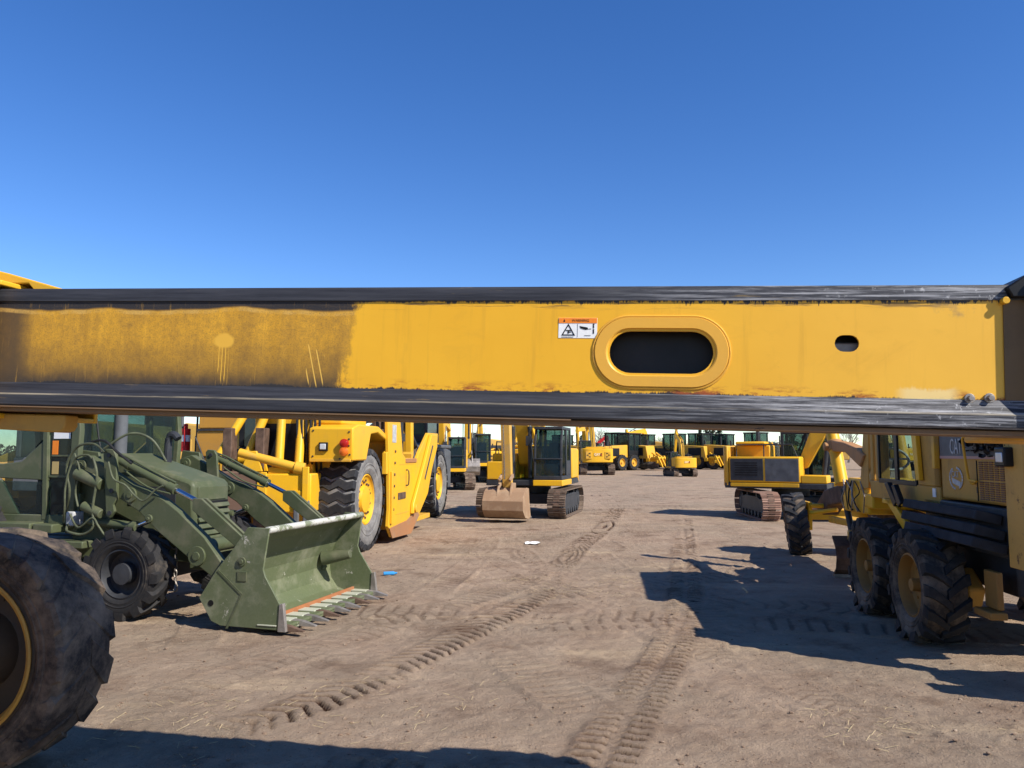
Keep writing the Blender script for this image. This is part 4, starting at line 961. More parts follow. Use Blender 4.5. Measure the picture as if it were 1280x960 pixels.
m = MB(); m.cyl((1.62, 1.98, .55), (2.02, 2.03, .62), .10, .06, n=16); m.obj('bucket_gusset', gm, bk, .01)
for k in range(9):
    y = .02 + k * 2.24 / 8; m = MB()
    m.add([(2.16, y - .05, .098), (2.16, y + .05, .098), (2.16, y - .05, .035), (2.16, y + .05, .035), (2.31, y - .036, .088), (2.31, y + .036, .088), (2.48, y - .022, .042), (2.48, y + .022, .042), (2.48, y - .022, .028), (2.48, y + .022, .028), (2.31, y - .04, .028), (2.31, y + .04, .028)],
          [(0, 4, 5, 1), (4, 6, 7, 5), (6, 8, 9, 7), (8, 10, 11, 9), (10, 2, 3, 11), (0, 1, 3, 2), (0, 2, 10, 4), (4, 10, 8, 6), (1, 5, 11, 3), (5, 7, 9, 11)])
    m.obj('tooth', M['steel'] if k % 3 else M['rust'], bk, .003, smooth=0)
for k in range(9):
    y = .02 + k * 2.24 / 8; m = MB(); m.box((2.06, y, .092), (.24, .17, .014)); m.obj('tooth_adapter', paint('bare_adapter', (.47, .48, .37), amt=.35, dirt=(.3, .27, .2)) if k == 0 else bpy.data.materials['bare_adapter'], bk, .003)
# tow chain with hook
m = MB()
for k in range(4):
    z = .70 - k * .075; vs = []
    pts = [(.23 + (.022 * math.cos(a) if k % 2 else 0), .72 + (0 if k % 2 else .022 * math.cos(a)), z + .045 * math.sin(a)) for a in [2 * math.pi * q / 10 for q in range(11)]]
    m.tube(pts, .009, 6)
m.tube([(.23, .72, .42), (.23, .72, .37), (.262, .72, .33), (.265, .72, .28), (.23, .72, .25), (.195, .72, .28), (.198, .72, .32)], [.018, .018, .02, .02, .02, .016, .01], 8, 3)
m.tube([(.15, .72, .80), (.20, .72, .78), (.235, .72, .80), (.23, .72, .72)], .012, 6, 3)
m.obj('tow_chain', M['steel'], GL)
# cab
cy0, cy1 = .18, 2.02
m = MB()
for y in (cy0, cy1):
    m.prism([(-.95, 1.05), (-.85, 1.08), (-.80, 2.30), (-.88, 2.95), (-.98, 2.95), (-.93, 2.30)], y - .04, y + .04)
    m.prism([(-1.34, 1.16), (-1.26, 1.16), (-1.34, 2.95), (-1.42, 2.95)], y - .035, y + .035)
    m.prism([(-2.55, 1.1), (-2.45, 1.1), (-2.45, 2.95), (-2.55, 2.95)], y - .04, y + .04)
    m.b6(-2.55, -.9, y - .04, y + .04, 2.86, 2.95)
    m.prism([(-1.36, 2.19), (-1.30, 2.24), (-1.27, 1.66), (-2.5, 1.70), (-2.5, 1.88), (-2.02, 1.87), (-1.72, 1.90)], y - .02, y + .02)
    m.b6(-2.5, -.9, y - .03, y + .03, 1.12, 1.23)
    m.prism([(-2.5, 1.23), (-1.72, 1.23), (-2.02, 1.66), (-2.5, 1.68)], y - .02, y + .02)
m.b6(-2.65, -.80, cy0 - .08, cy1 + .08, 2.95, 3.06)
m.prism([(-1.0, 1.0), (-.82, 1.0), (-.80, 1.5), (-1.0, 1.5)], cy0, cy1)
cab = m.obj('cab', gm, GL, .012)
def gpane(m, nm='window'): return m.obj(nm, M['glass'], cab, smooth=0)
for y in (cy0, cy1):
    m = MB(); m.prism([(-1.36, 2.22), (-1.74, 1.92), (-2.02, 1.89), (-2.45, 1.89), (-2.45, 2.85), (-1.40, 2.85)], y - .004, y + .004); gpane(m)
    m = MB(); m.prism([(-1.30, 1.64), (-1.27, 1.24), (-1.70, 1.24), (-2.0, 1.65)], y - .026, y - .018); gpane(m)
    m = MB(); m.prism([(-1.26, 1.24), (-.95, 1.24), (-.92, 2.3), (-.97, 2.85), (-1.36, 2.85), (-1.30, 2.0)], y - .004, y + .004); gpane(m)
m = MB(); m.box((-.86, 1.1, 2.2), (.008, 1.72, 1.36), (0, .05, 0)); gpane(m, 'windscreen')
m = MB(); m.b6(-1.255, -.93, cy0 - .012, cy0 - .006, 1.965, 1.985); m.obj('window_bar', gm, cab)
m = MB(); m.b6(-1.36, -.92, cy0 - .02, cy0 + .02, 1.70, 1.725); m.obj('window_bar', gm, cab)
m = MB(); m.b6(-1.235, -.975, cy0 - .010, cy0 - .006, 2.19, 2.275); m.obj('white_placard', M['white'], cab)
m = MB(); m.b6(-1.25, -1.16, cy0 - .010, cy0 - .006, 1.99, 2.165); m.obj('orange_placard', M['orange'], cab)
m = MB(); m.b6(-1.24, -1.14, cy0 - .010, cy0 - .006, 1.74, 1.90); m.obj('manila_tag', paint('manila', (.45, .33, .12), amt=.2), cab)
m = MB(); m.b6(-2.1, -1.6, .75, 1.45, 1.3, 1.62); m.box((-2.1, 1.1, 1.95), (.16, .62, .8), (0, -.15, 0)); m.obj('seat', M['seat'], cab, .04)
m = MB(); m.tube([(-1.25 + .2 * math.cos(a) * .6, 1.1 + .2 * math.sin(a), 1.95 + .2 * math.cos(a) * .7) for a in [q * math.pi / 9 for q in range(19)]], .016); m.cyl((-1.0, 1.1, 1.4), (-1.25, 1.1, 1.95), .03); m.b6(-1.15, -.95, .7, 1.5, 1.3, 1.85); m.obj('steering_wheel', M['black'], cab)
m = MB(); m.tube([(-.82, .35, 2.75), (-.70, .35, 2.15), (-.66, .35, 2.02)], .012); m.obj('wiper', M['black'], cab)
m = MB(); m.b6(-2.1, -1.30, -.06, .30, .99, 1.14); m.b6(-1.28, -.98, -.04, .30, 1.02, 1.13); m.b6(-2.2, -.55, .0, .5, .84, .93); m.prism([(-.62, .55), (-.25, .62), (-.30, .95), (-.65, .95)], .36, .42); m.obj('step_platform', gm, GL, .015)
m = MB(); m.b6(-.92, -.80, .10, .30, 1.10, 1.28); m.obj('fluid_bottle', M['silver'], GL, .02)
rg = random.Random(3)
for k, pts in enumerate([[(-.90, .10, 1.30), (-.80, .02, 1.55), (-.86, .02, 1.85), (-.70, .0, 2.08), (-.45, .0, 2.12), (-.30, .02, 2.02)], [(-.95, .1, 1.15), (-.84, .0, 1.32), (-.84, .0, 1.62), (-.74, .0, 1.92), (-.52, .0, 1.98), (-.42, .02, 1.82)],
        [(-.88, .1, 1.12), (-.78, .0, 1.05), (-.55, .0, 1.02), (-.40, .0, 1.12), (-.44, .02, 1.35), (-.38, .0, 1.72), (-.45, .0, 1.95)], [(-.8, .05, 1.25), (-.62, .0, 1.10), (-.42, .0, 1.22), (-.32, .0, 1.12), (-.20, .02, 1.00), (0, .06, 1.05)],
        [(-.60, .02, 2.12), (-.30, -.01, 2.16), (-.1, .0, 2.02), (.1, .02, 1.88)], [(-.22, .0, 1.90), (-.12, -.02, 1.70), (.05, -.01, 1.62), (.18, .0, 1.50), (.32, -.01, 1.44), (.46, .0, 1.56), (.56, .02, 1.62)], [(-.5, .2, 2.05), (-.2, .3, 2.25), (.05, .4, 2.18), (.2, .5, 1.9)],
        [(-.75, .02, 2.0), (-.66, .02, 1.78), (-.72, .03, 1.55), (-.66, .02, 1.35)]]):
    m = MB(); m.tube(pts, .012 if k % 2 else .0155, 8, 6); m.obj('hose', M['hose_green'] if k not in (4,) else M['hose'], GL)
m = MB(); m.cyl((-.74, .06, 1.76), (-.35, .06, 1.62), .075, n=16); m.cyl((-.62, .06, 1.36), (-.34, .06, 1.26), .06, n=14); m.obj('hydraulic_valve', gm, GL, .01)

# ------------------------------------------------------------------ wheel tractor-scraper behind it
SC = thing('wheel_scraper', 'bright yellow scraper with huge grey tyre, yellow drilled rim and red tail lamps', 'scraper', (-2.97, 16.18, 0), R(82))
for (x, y, o, rn) in ((0, .40, -1, 21), (0, 2.60, 1, 22), (8.75, .95, -1, 23), (8.75, 2.4, 1, 24)):
    wheel(SC, (x, y, 1.05), 1.07, .80, .52, (M['rubber_light'], M['rubber_tread']), M['yellow'], 'wave', 26, .05, o, seg=72, dish=.10, hub=.42, bolts=20, rnd=rn)
ya = M['yellow']
for (x, y) in ((0, .40), (8.75, .95)):
    m = MB(); h_ = .40
    m.lathe([(-h_ * .70, .50), (-h_ * .74, .47), (-h_ * .66, .43), (-h_ * .62, .30), (-h_ * .80, .27), (-h_ * .84, .12), (-h_ * .84, .001)], (x, y, 1.05), 44); m.obj('rim_plate', ya, SC)
    m = MB()
    for k in range(24):
        a = 2 * math.pi * k / 24; r_ = .40 if k % 2 else .35; m.cyl((x + r_ * math.cos(a), y - h_ * .62, 1.05 + r_ * math.sin(a)), (x + r_ * math.cos(a), y - h_ * .72, 1.05 + r_ * math.sin(a)), .024, n=8)
    m.obj('wheel_nuts', M['rust'], SC)['kind'] = 'stuff'
m = MB(); m.prism([(-1.25, 1.86), (-1.25, 2.50), (-.9, 2.58), (.35, 2.58), (1.15, 2.36), (1.15, 2.24), (.30, 2.44), (-.15, 2.40), (-.42, 1.86)], -.06, .84); fd = m.obj('fender', ya, SC, .03)
m = MB(); m.b6(-1.258, -1.10, -.02, .82, 1.84, 1.90); m.obj('bumper_edge', M['yellow_worn'], fd, .01)
m = MB(); m.b6(-1.30, -1.24, .44, .62, 2.05, 2.22); q = m.obj('lamp_housing', M['black'], fd, .012)
m = MB(); m.b6(-1.312, -1.29, .47, .59, 2.08, 2.19); m.obj('lamp_lens', M['clear'], q, .01)
for z, mm_ in ((2.20, 'redlens'), (2.04, 'amber')):
    m = MB(); m.cyl((-1.25, .10, z), (-1.33, .10, z), .085, n=20); m.cyl((-1.33, .10, z), (-1.345, .10, z), .072, .04, n=20); m.obj('tail_lamp', M[mm_], fd, .006)
m = MB()
for (y, z) in ((.75, 2.45), (.75, 1.95), (.02, 2.42), (.02, 2.28), (.02, 2.15), (.2, 1.9), (.0, 1.98)): m.cyl((-1.25, y, z), (-1.262, y, z), .018, n=8)
m.obj('fasteners', M['dark'], fd)['kind'] = 'stuff'
m = MB(); m.b6(-1.0, 1.6, .85, 2.1, 1.5, 2.75); m.b6(-.9, .6, .30, .95, 2.58, 3.05); m.obj('engine_enclosure', ya, SC, .04)
m = MB(); m.b6(-1.02, -1.0, 1.0, 1.95, 1.6, 2.6); m.obj('radiator_grille', M['black'], SC)
m = MB(); m.b6(-1.3, -.6, .95, 2.0, .85, 1.35); m.b6(-.6, 1.5, .9, 2.1, .8, 1.5); m.prism([(-1.25, .60), (-1.05, .60), (-.8, 1.2), (-1.25, 1.2)], 1.0, 1.95); m.obj('rear_frame', M['yellow_worn'], SC, .03)
m = MB(); m.cyl((0, .75, 1.05), (0, 2.2, 1.05), .28, n=20); m.obj('axle', M['dark'], SC)
m = MB(); m.cyl((8.75, 1.2, 1.05), (8.75, 2.1, 1.05), .28, n=20); m.obj('axle', M['dark'], SC)
for (y0, y1) in ((-.12, -.04), (2.96, 3.04)):
    m = MB(); m.prism([(.80, 2.75), (.95, 3.35), (1.55, 3.35), (1.80, 2.70), (2.02, 2.00), (2.25, 1.90), (3.30, 1.88), (3.62, 2.10), (4.40, 2.55), (5.52, 2.56), (5.45, 2.16), (4.85, 1.55), (4.45, .95), (3.35, .35), (2.75, .10), (1.25, .14), (.95, .40), (1.02, .8), (.95, 1.6)], y0, y1)
    bw = m.obj('bowl_side', ya if y0 < 0 else M['yellow_worn'], SC, .012)
    o = -1 if y0 < 0 else 1; yy = y0 if y0 < 0 else y1
    m = MB(); m.prism([(1.2, .12), (.98, .36), (2.4, .42), (3.3, .62), (3.5, .45), (2.75, .07)], yy, yy + o * .022); m.obj('rusty_wear_plate', paint('rusty_orange_plate', (.36, .16, .06), amt=.6, rough=.75) if y0 < 0 else bpy.data.materials['rusty_orange_plate'], bw, .005)
    m = MB(); m.prism([(4.45, 2.50), (5.15, 2.52), (4.75, 2.0), (2.95, .55), (2.68, .55), (2.75, .80), (3.75, 1.75)], yy + o * .002, yy + o * .09); m.obj('push_arm', ya, bw, .02)
    m = MB(); m.cyl((2.85, yy, .66), (2.85, yy + o * .14, .66), .10, n=18); m.obj('pivot', M['yellow_worn'], bw, .01)
    m = MB(); m.b6(1.65, 2.25, yy, yy + o * .02, .95, 1.10); m.obj('slot_cover', M['rust'], bw, .004)
    m = MB(); m.b6(1.04, 1.16, yy, yy + o * .05, .45, 1.6); m.obj('rib', ya, bw, .01)
    m = MB(); m.b6(1.15, 1.45, yy, yy + o * .008, 2.25, 2.65); m.obj('decal', M['silver'], bw)
m = MB(); m.b6(1.3, 1.45, -.04, 2.96, .35, 2.3); m.b6(1.45, 5.0, -.04, 2.96, .28, .40); m.prism([(3.1, 2.0), (3.2, 2.05), (3.2, 1.0), (3.1, 1.0)], -.04, 2.96); m.obj('bowl', M['yellow_worn'], SC, .01)
m = MB(); m.b6(2.0, 3.5, .55, .62, 1.0, 3.0); m.obj('ejector_plate', M['rust'], SC, .01)
m = MB(); m.b6(2.25, 3.2, -.14, .10, 1.78, 1.885); m.obj('pocket_sill', bpy.data.materials['rusty_orange_plate'], SC, .01)
for (xx, rr) in ((2.55, .06), (3.0, .09)):
    m = MB(); m.cyl((xx, .25, 1.6), (xx, .25, 3.2), rr, n=14); m.cyl((xx, .25, 2.3), (xx, .25, 2.5), rr * 1.5, n=14); m.obj('lift_cylinder', M['dark'], SC)
m = MB(); m.prism([(3.35, 1.9), (3.6, 1.9), (3.55, 2.9), (3.3, 3.0)], .05, .2); m.obj('bowl_stiffener', ya, SC, .01); m = MB(); m.prism([(1.95, 2.2), (2.1, 2.2), (2.0, 3.2), (1.85, 3.2)], .0, .3); m.obj('bowl_stiffener', ya, SC, .01)
m = MB(); m.prism([(4.2, 3.0), (5.6, 3.4), (7.3, 3.3), (7.6, 2.2), (7.2, 2.0), (7.0, 2.8), (5.5, 2.95)], 1.2, 1.8); m.cyl((5.9, -.02, 3.1), (5.9, 3.02, 3.1), .22, n=18); m.obj('gooseneck', ya, SC, .03)
m = MB(); m.prism([(1.16, 2.34), (1.16, 2.22), (.96, 1.95), (.86, 2.0)], -.10, .0); m.b6(.80, .95, -.10, .0, 1.55, 2.02); m.obj('fender_strut', ya, SC, .01)
m = MB(); m.b6(.70, .92, .05, .5, 1.25, 1.6); m.obj('strut_bracket', M['rust'], SC, .01)
for (xa, za, xb, zb) in ((1.75, 1.75, 3.0, 1.72), (1.5, .62, 2.6, .62)):
    m = MB(); m.b6(xa, xb, -.124, -.119, za - .012, za + .012); m.obj('plate_seam', M['yellow_worn'], SC)
for k in range(6):
    m = MB(); m.cyl((1.28 + .02 * k, -.115, .75 + .26 * k), (1.28 + .02 * k, -.145, .75 + .26 * k), .03, n=8); m.obj('bolt', M['rust'], SC)
m = MB(); m.tube([(2.3, -.12, 1.25), (2.3, -.19, 1.28), (2.3, -.19, 1.58), (2.3, -.12, 1.61)], .015, 7, 3); m.obj('grab_handle', M['dark'], SC)
m = MB(); m.cyl((3.75, -.18, 1.35), (4.55, -.18, 2.2), .05, n=12); m.obj('arm_cylinder', M['dark'], SC)
for y in (.4, 2.6):
    m = MB(); m.cyl((3.3, y, 3.2), (4.9, y, 2.2), .10, n=14); lc = m.obj('bowl_cylinder', M['dark'], SC); m = MB(); m.cyl((4.9, y, 2.2), (5.4, y, 1.9), .05); m.obj('rod', M['chrome'], lc)
m = MB(); m.prism([(7.6, .8), (7.6, 1.9), (8.2, 2.35), (9.6, 2.35), (11.8, 2.1), (11.8, .8)], .9, 2.1); m.b6(7.62, 9.9, -.0 + .45, .9, 2.17, 2.28); m.prism([(7.55, 1.4), (7.65, 1.4), (7.75, 2.2), (7.62, 2.27), (7.5, 2.1)], .45, .9); m.obj('tractor_body', M['grey'], SC, .03)
m = MB(); m.b6(8.3, 9.9, .9, 2.1, 2.36, 2.6); m.b6(8.3, 9.9, .9, 2.1, 3.7, 3.8)
for x, y in ((8.35, .95), (8.35, 2.05), (9.85, .95), (9.85, 2.05)): m.b6(x - .05, x + .05, y - .05, y + .05, 2.6, 3.7)
c_ = m.obj('cab', M['dark'], SC, .02)
m = MB(); m.b6(8.40, 9.80, .93, .94, 2.6, 3.7); m.b6(8.34, 8.35, 1.0, 2.0, 2.6, 3.7); m.obj('window', M['glass_dark'], c_, smooth=0)
m = MB(); m.tube([(1.1, .1, 2.55), (1.1, .1, 3.3), (2.9, .1, 3.5)], .035); m.tube([(-.9, .9, 2.75), (-.9, .9, 3.4), (.9, .9, 3.4), (.9, .9, 2.75)], .03); m.obj('handrail', M['dark'], SC)
m = MB(); m.cyl((.6, 1.3, 2.75), (.6, 1.3, 3.4), .09); m.b6(-.6, .1, 1.0, 1.9, 2.75, 3.0); m.cyl((-.3, .62, 2.6), (-.3, .62, 3.1), .16); m.obj('exhaust_pipe', M['black'], SC)
for k in range(5):
    m = MB(); y = .5 + k * .25; m.tube([(2.7, y, 1.9), (2.9, y + .1, 2.5), (3.4, y, 2.8), (4.2, y + .05, 2.9), (5.0, y, 3.0)], .035, 7, 5); m.obj('hose', M['hose'], SC)

# ------------------------------------------------------------------ crawler dozer with ripper at the tail
DZ = thing('ripper_dozer', 'yellow dozer tail with worn brown ripper beam and slanted yellow cylinders', 'bulldozer', (-4.86, 15.1, 0), R(88))
m = MB(); m.b6(-.35, .35, -1.05, -.06, .88, 1.62); bm_ = m.obj('ripper_beam', ya, DZ, .03)
m = MB(); m.b6(-.36, .36, -.06, 1.0, .90, 1.66); m.obj('worn_beam_end', paint('scraped_brown_beam', (.15, .085, .055), amt=.4, rough=.7, chip=(.50, .36, .18), chip_amt=.25, dirt=(.24, .18, .13)), DZ, .03, label='scraped brown end of the ripper beam')
m = MB(); m.b6(-.385, -.345, -.20, -.02, .86, 1.65); m.obj('beam_bracket', ya, bm_, .01); m = MB(); m.b6(-.39, -.345, -.95, -.7, 1.0, 1.3); m.obj('beam_bracket', ya, bm_, .01); m = MB(); m.b6(-.42, -.36, -1.02, -.90, .88, 1.75); m.obj('beam_bracket', ya, bm_, .01)
for (y, sl, mt_) in ((.62, .06, 'rust'), (.02, .02, 'rust')):
    m = MB(); m.prism([(-.14, .35), (.10, .15), (.16, .9), (.16, 2.5), (-.14, 2.5), (-.14, .9)], y - .09 + sl, y + .09 + sl); m.obj('ripper_shank', M[mt_], DZ, .015)
for (y0, y1, z0, z1, x0, x1) in ((.98, .40, 1.66, 3.0, -.2, .3), (.35, .0, 1.9, 3.0, .0, .3), (-.35, -.28, 1.66, 3.0, -.15, .2), (-.72, -.62, 1.6, 3.0, -.1, .4)):
    m = MB(); m.cyl((x0, y0, z0), (x1, y1, z1), .085, n=16); rc = m.obj('ripper_cylinder', ya, DZ); m = MB(); m.cyl((x0, y0 - .12, z0), (x0, y0 + .12, z0), .11, n=16); m.obj('clevis', ya, rc)
m = MB(); m.cyl((-.36, .35, 2.02), (-.30, -.82, 1.72), .085, n=16); m.cyl((-.31, -.72, 1.74), (-.29, -.9, 1.70), .12, n=16); m.obj('diagonal_link', M['yellow_worn'], DZ, .01)
m = MB(); m.prism([(.30, 1.66), (-.12, 1.66), (.0, 2.05), (.16, 2.05)], -.40, -.34, 'yz'); m.prism([(.30, 1.66), (-.12, 1.66), (.0, 2.05), (.16, 2.05)], -.10, -.04, 'yz'); m.b6(-.3, .2, -.62, -.2, 1.62, 1.74); m.obj('shank_holder', ya, DZ, .01)
for sy in (-1, 1): crawler_track(DZ, 2.6, sy * .95, 3.6, 1.1, .55, 40, False, sy)
m = MB(); m.b6(.6, 4.8, -.62, .62, .6, 1.75); m.b6(2.7, 4.9, -.55, .55, 1.75, 2.3); m.b6(.45, 1.0, -1.2, 1.2, 1.35, 1.95); m.obj('dozer_body', M['yellow_worn'], DZ, .03)
m = MB(); m.b6(.9, 2.6, -.85, .85, 1.96, 2.15); m.b6(.8, 2.7, -.9, .9, 3.4, 3.5)
for x, y in ((.95, -.8), (.95, .8), (2.55, -.8), (2.55, .8), (.95, -.2)): m.b6(x - .06, x + .06, y - .06, y + .06, 2.15, 3.4)
c_ = m.obj('cab', M['black'], DZ, .02)
m = MB(); m.b6(.90, .91, -.72, -.26, 2.15, 3.4); m.obj('rear_window', M['glass'], c_, smooth=0)
m = MB(); m.b6(.90, .91, -.14, .74, 2.15, 3.4); m.obj('rear_window', M['glass_dark'], c_, smooth=0)
m = MB(); m.b6(1.4, 1.9, -.3, .3, 2.15, 2.6); m.box((1.42, 0, 2.95), (.15, .55, .8)); m.obj('seat', M['seat'], c_, .04)
for k in range(6):
    m = MB(); y = -1.0 + .09 * k; m.tube([(.5, y, 1.6), (.1, y - .1, 2.0), (.15, y - .05, 2.5), (.3, y, 3.0)], .025, 6, 5); m.obj('hose', M['hose'], DZ)
m = MB(); m.b6(-.42, -.37, -1.05, -.92, .62, 1.12); m.b6(-.42, -.37, -.85, -.74, .62, 1.05); m.obj('tow_hook', M['grey'], DZ, .03)

# ------------------------------------------------------------------ yellow wheel machines behind the green cab
LM = thing('wheel_dozer', 'dull yellow wheel dozer with red fire extinguisher behind the green hood', 'wheel dozer', (-7.6, 19.6, 0), R(78))
for (x, y, o) in ((.2, .35, 1), (.2, -1.9, -1), (3.6, .35, 1), (3.6, -1.9, -1)):
    wheel(LM, (x, y, .85), .86, .62, .46, M['rubber_grey'], M['yellow'], 'rock', 20, .05, o, seg=48, rnd=31)
m = MB(); m.b6(-.6, 4.6, -1.45, -.1, .8, 1.9); m.obj('frame', M['yellow_dusty'], LM, .04)
m = MB(); m.b6(-.9, 1.5, -1.45, -.12, 1.92, 2.55); m.b6(-.88, 1.4, -1.40, -.16, 2.6, 3.3); eb = m.obj('engine_cover', paint('dull_yellow_panel', (.56, .27, .03), amt=.4, rough=.55), LM, .03)
m = MB(); m.b6(-.93, -.89, -1.40, -.16, 2.55, 2.60); m.obj('panel_seam', M['dark'], eb)
arc = [(.2 + 1.08 * math.cos(a), .85 + 1.08 * math.sin(a)) for a in [R(18 + 144 * k / 14) for k in range(15)]]
m = MB(); m.sheet(arc, .0, .74, .07); m.obj('fender', ya, LM, 0)
m = MB(); m.prism([(-1.75, 1.45), (-1.45, 1.45), (-1.05, 2.42), (-1.35, 2.50)], -1.02, -.95, 'yz'); m.prism([(-1.72, 1.2), (-1.2, 1.2), (-1.2, 1.5), (-1.72, 1.5)], -1.02, -.5, 'yz'); sf = m.obj('slanted_guard', ya, LM, .01)
m = MB(); m.cyl((-1.02, -1.40, 1.98), (-1.12, -1.40, 1.98), .10, n=18); m.obj('tail_lamp', M['redlens'], sf, .01)
m = MB(); m.cyl((-1.02, -1.40, 1.80), (-1.12, -1.40, 1.80), .09, n=18); m.obj('tail_lamp', M['amber'], sf, .01)
m = MB(); m.b6(-1.1, -.95, -1.9, -1.1, 1.35, 2.35); m.obj('tail_panel', M['yellow_dusty'], LM, .02)
m = MB(); m.cyl((-.5, .45, 2.05), (-.5, .45, 2.62), .115, n=20); m.cyl((-.5, .45, 2.62), (-.5, .45, 2.74), .05, n=12); m.tube([(-.5, .45, 2.72), (-.62, .40, 2.66), (-.62, .38, 2.2)], .02, 6, 4); fe = m.obj('fire_extinguisher', M['red'], LM, .01)
m = MB(); m.lathe([(-.0, .118), (.0, .118)], (0, 0, 0), 4); m = MB(); m.cyl((-.5, .45, 2.30), (-.5, .45, 2.46), .1165, n=20, cap=False); m.obj('extinguisher_label', M['white'], fe)
m = MB(); m.b6(-.35, -.05, -.05, .30, 1.95, 2.45); m.obj('battery_box', M['black'], LM, .02)
m = MB(); m.b6(1.5, 3.2, -1.5, -.05, 1.92, 2.1); m.b6(1.4, 3.3, -1.6, .05, 3.55, 3.65)
for x, y in ((1.55, -1.45), (1.55, -.1), (3.1, -1.45), (3.1, -.1)): m.b6(x - .06, x + .06, y - .06, y + .06, 2.1, 3.55)
c_ = m.obj('cab', M['black'], LM, .02)
m = MB(); m.b6(1.52, 1.53, -1.38, -.17, 2.1, 3.55); m.obj('rear_window', M['glass_dark'], c_, smooth=0)
m = MB(); m.tube([(-.9, -.1, 2.4), (-.95, -.5, 1.6), (-.95, -.8, 1.5)], .02); m.tube([(-.55, .1, 2.0), (-.55, .1, 3.2), (.6, .1, 3.2)], .03); m.obj('handrail', M['dark'], LM)
LD = thing('wheel_loader', 'pale yellow wheel loader seen through the green cab windows', 'wheel loader', (-12.4, 21.5, 0), R(176))
for (x, y, o) in ((-1.5, 1.1, 1), (-1.5, -1.1, -1), (1.8, 1.1, 1), (1.8, -1.1, -1)):
    wheel(LD, (x, y, .8), .80, .55, .42, M['rubber_grey'], M['yellow_dusty'], 'rock', 20, .05, o, seg=40, rnd=33)
m = MB(); m.prism([(-3.2, 1.0), (-.3, 1.0), (-.3, 2.95), (-2.7, 2.75), (-3.2, 2.4)], -.85, .85); h_ = m.obj('engine_hood', M['yellow_dusty'], LD, .08)
m = MB(); m.b6(-2.4, -1.0, .852, .862, 1.6, 2.3); m.obj('hood_grille', M['dark'], h_)
m = MB(); m.b6(-.3, 1.0, -.75, .75, 1.0, 1.9); m.b6(-.25, .95, -.75, .75, 3.35, 3.45)
for x, y in ((-.2, -.7), (-.2, .7), (.9, -.7), (.9, .7)): m.b6(x - .06, x + .06, y - .05, y + .05, 1.9, 3.35)
c_ = m.obj('cab', M['grey'], LD, .02)
m = MB(); m.b6(-.12, .82, .69, .70, 1.9, 3.35); m.obj('window', M['glass_dark'], c_, smooth=0)
m = MB(); m.prism([(1.0, .8), (2.6, .8), (3.0, .5), (3.4, .5), (2.4, 1.6), (1.2, 2.1), (1.0, 1.8)], -.5, .5); m.obj('lift_arm', M['yellow_dusty'], LD, .03)
m = MB(); m.sheet([(4.5, .15), (3.7, .12), (3.45, .35), (3.5, .8), (3.8, 1.2)], -1.25, 1.25, .04); m.obj('bucket', M['steel'], LD)

# ------------------------------------------------------------------ faded motor grader on the right, seen from its rear left corner
OG = thing('motor_grader', 'faded old yellow motor grader with sagging rear tyres casting a wide shadow', 'motor grader', (4.27, 8.49, 0), R(83))
yo = M['yellow_old']
for (x, y, o, rn) in ((0, -.21, 1, 41), (1.46, -.21, 1, 42), (0, -2.2, -1, 43), (1.46, -2.2, -1, 44)):
    wheel(OG, (x, y, .585), .615, .42, .33, (M['rubber_dusty'], M['rubber']), M['rim_brown'], 'ag', 15, .05, o, flat=.05, seg=60, dish=.36, hub=.22, bolts=8, rnd=rn)
for (y, o, rn) in ((-.55, 1, 45), (-2.1, -1, 46)):
    fw = wheel(OG, (7.2, y, .60), .625, .40, .31, (M['rubber_dusty'], M['rubber_tread']), yo, 'ag', 16, .045, o, seg=56, dish=.2, rnd=rn)
    fw.rotation_euler = (R(-7), 0, R(-9))
m = MB(); m.prism([(-.35, .42), (1.85, .42), (1.95, .62), (1.7, .80), (-.2, .80), (-.45, .62)], -.62, -.44); m.obj('tandem_case', yo, OG, .03)
m = MB(); m.cyl((.73, -.5, .66), (.73, -2.0, .66), .15, n=18); m.b6(-.9, 1.8, -1.75, -.70, .62, 1.0); m.obj('rear_axle', M['dark'], OG, .02)
# engine hood with dark band, letters, logo and louvres
m = MB(); m.prism([(-1.62, 1.50), (.33, 1.50), (.33, 2.62), (-1.62, 2.55)], -1.72, -.55); hd = m.obj('engine_hood', yo, OG, .03)
m = MB(); m.b6(-1.55, .315, -.551, -.543, 1.975, 2.52); m.obj('dark_band', M['grey'], hd)
m = MB(); m.b6(-1.22, .315, -.551, -.5395, 1.945, 1.975); m.obj('stripe', paint('pink_faded_stripe', (.42, .24, .22), amt=.2), hd)
text('CAT', .235, hd, M['silver'], face_mat((-.10, -.539, 2.07), (-1, 0, 0), (0, 0, 1)), depth=.002, sx=.62)
m = MB(); c0 = (-.06, 1.735)
m.prism([(c0[0] + .165 * math.cos(a), c0[1] + .125 * math.sin(a)) for a in [2 * math.pi * k / 26 for k in range(26)]], -.549, -.545)
lg = m.obj('round_decal', yo, hd)
m = MB()
for k in range(22):
    if k in (4, 5, 15, 16): continue
    a = 2 * math.pi * k / 22; b_ = 2 * math.pi * (k + .8) / 22; m.prism([(c0[0] + .165 * math.cos(a), c0[1] + .125 * math.sin(a)), (c0[0] + .165 * math.cos(b_), c0[1] + .125 * math.sin(b_)), (c0[0] + .138 * math.cos(b_), c0[1] + .103 * math.sin(b_)), (c0[0] + .138 * math.cos(a), c0[1] + .103 * math.sin(a))], -.5455, -.541)
m.prism([(.04, 1.74), (-.16, 1.70), (-.18, 1.64), (.02, 1.68)], -.5455, -.541)
m.obj('decal_ring', M['silver'], lg)
text('CAT', .10, lg, M['silver'], face_mat((-.05, -.540, 1.775), (-1, 0, 0), (0, 0, 1)), depth=.001, sx=.9)
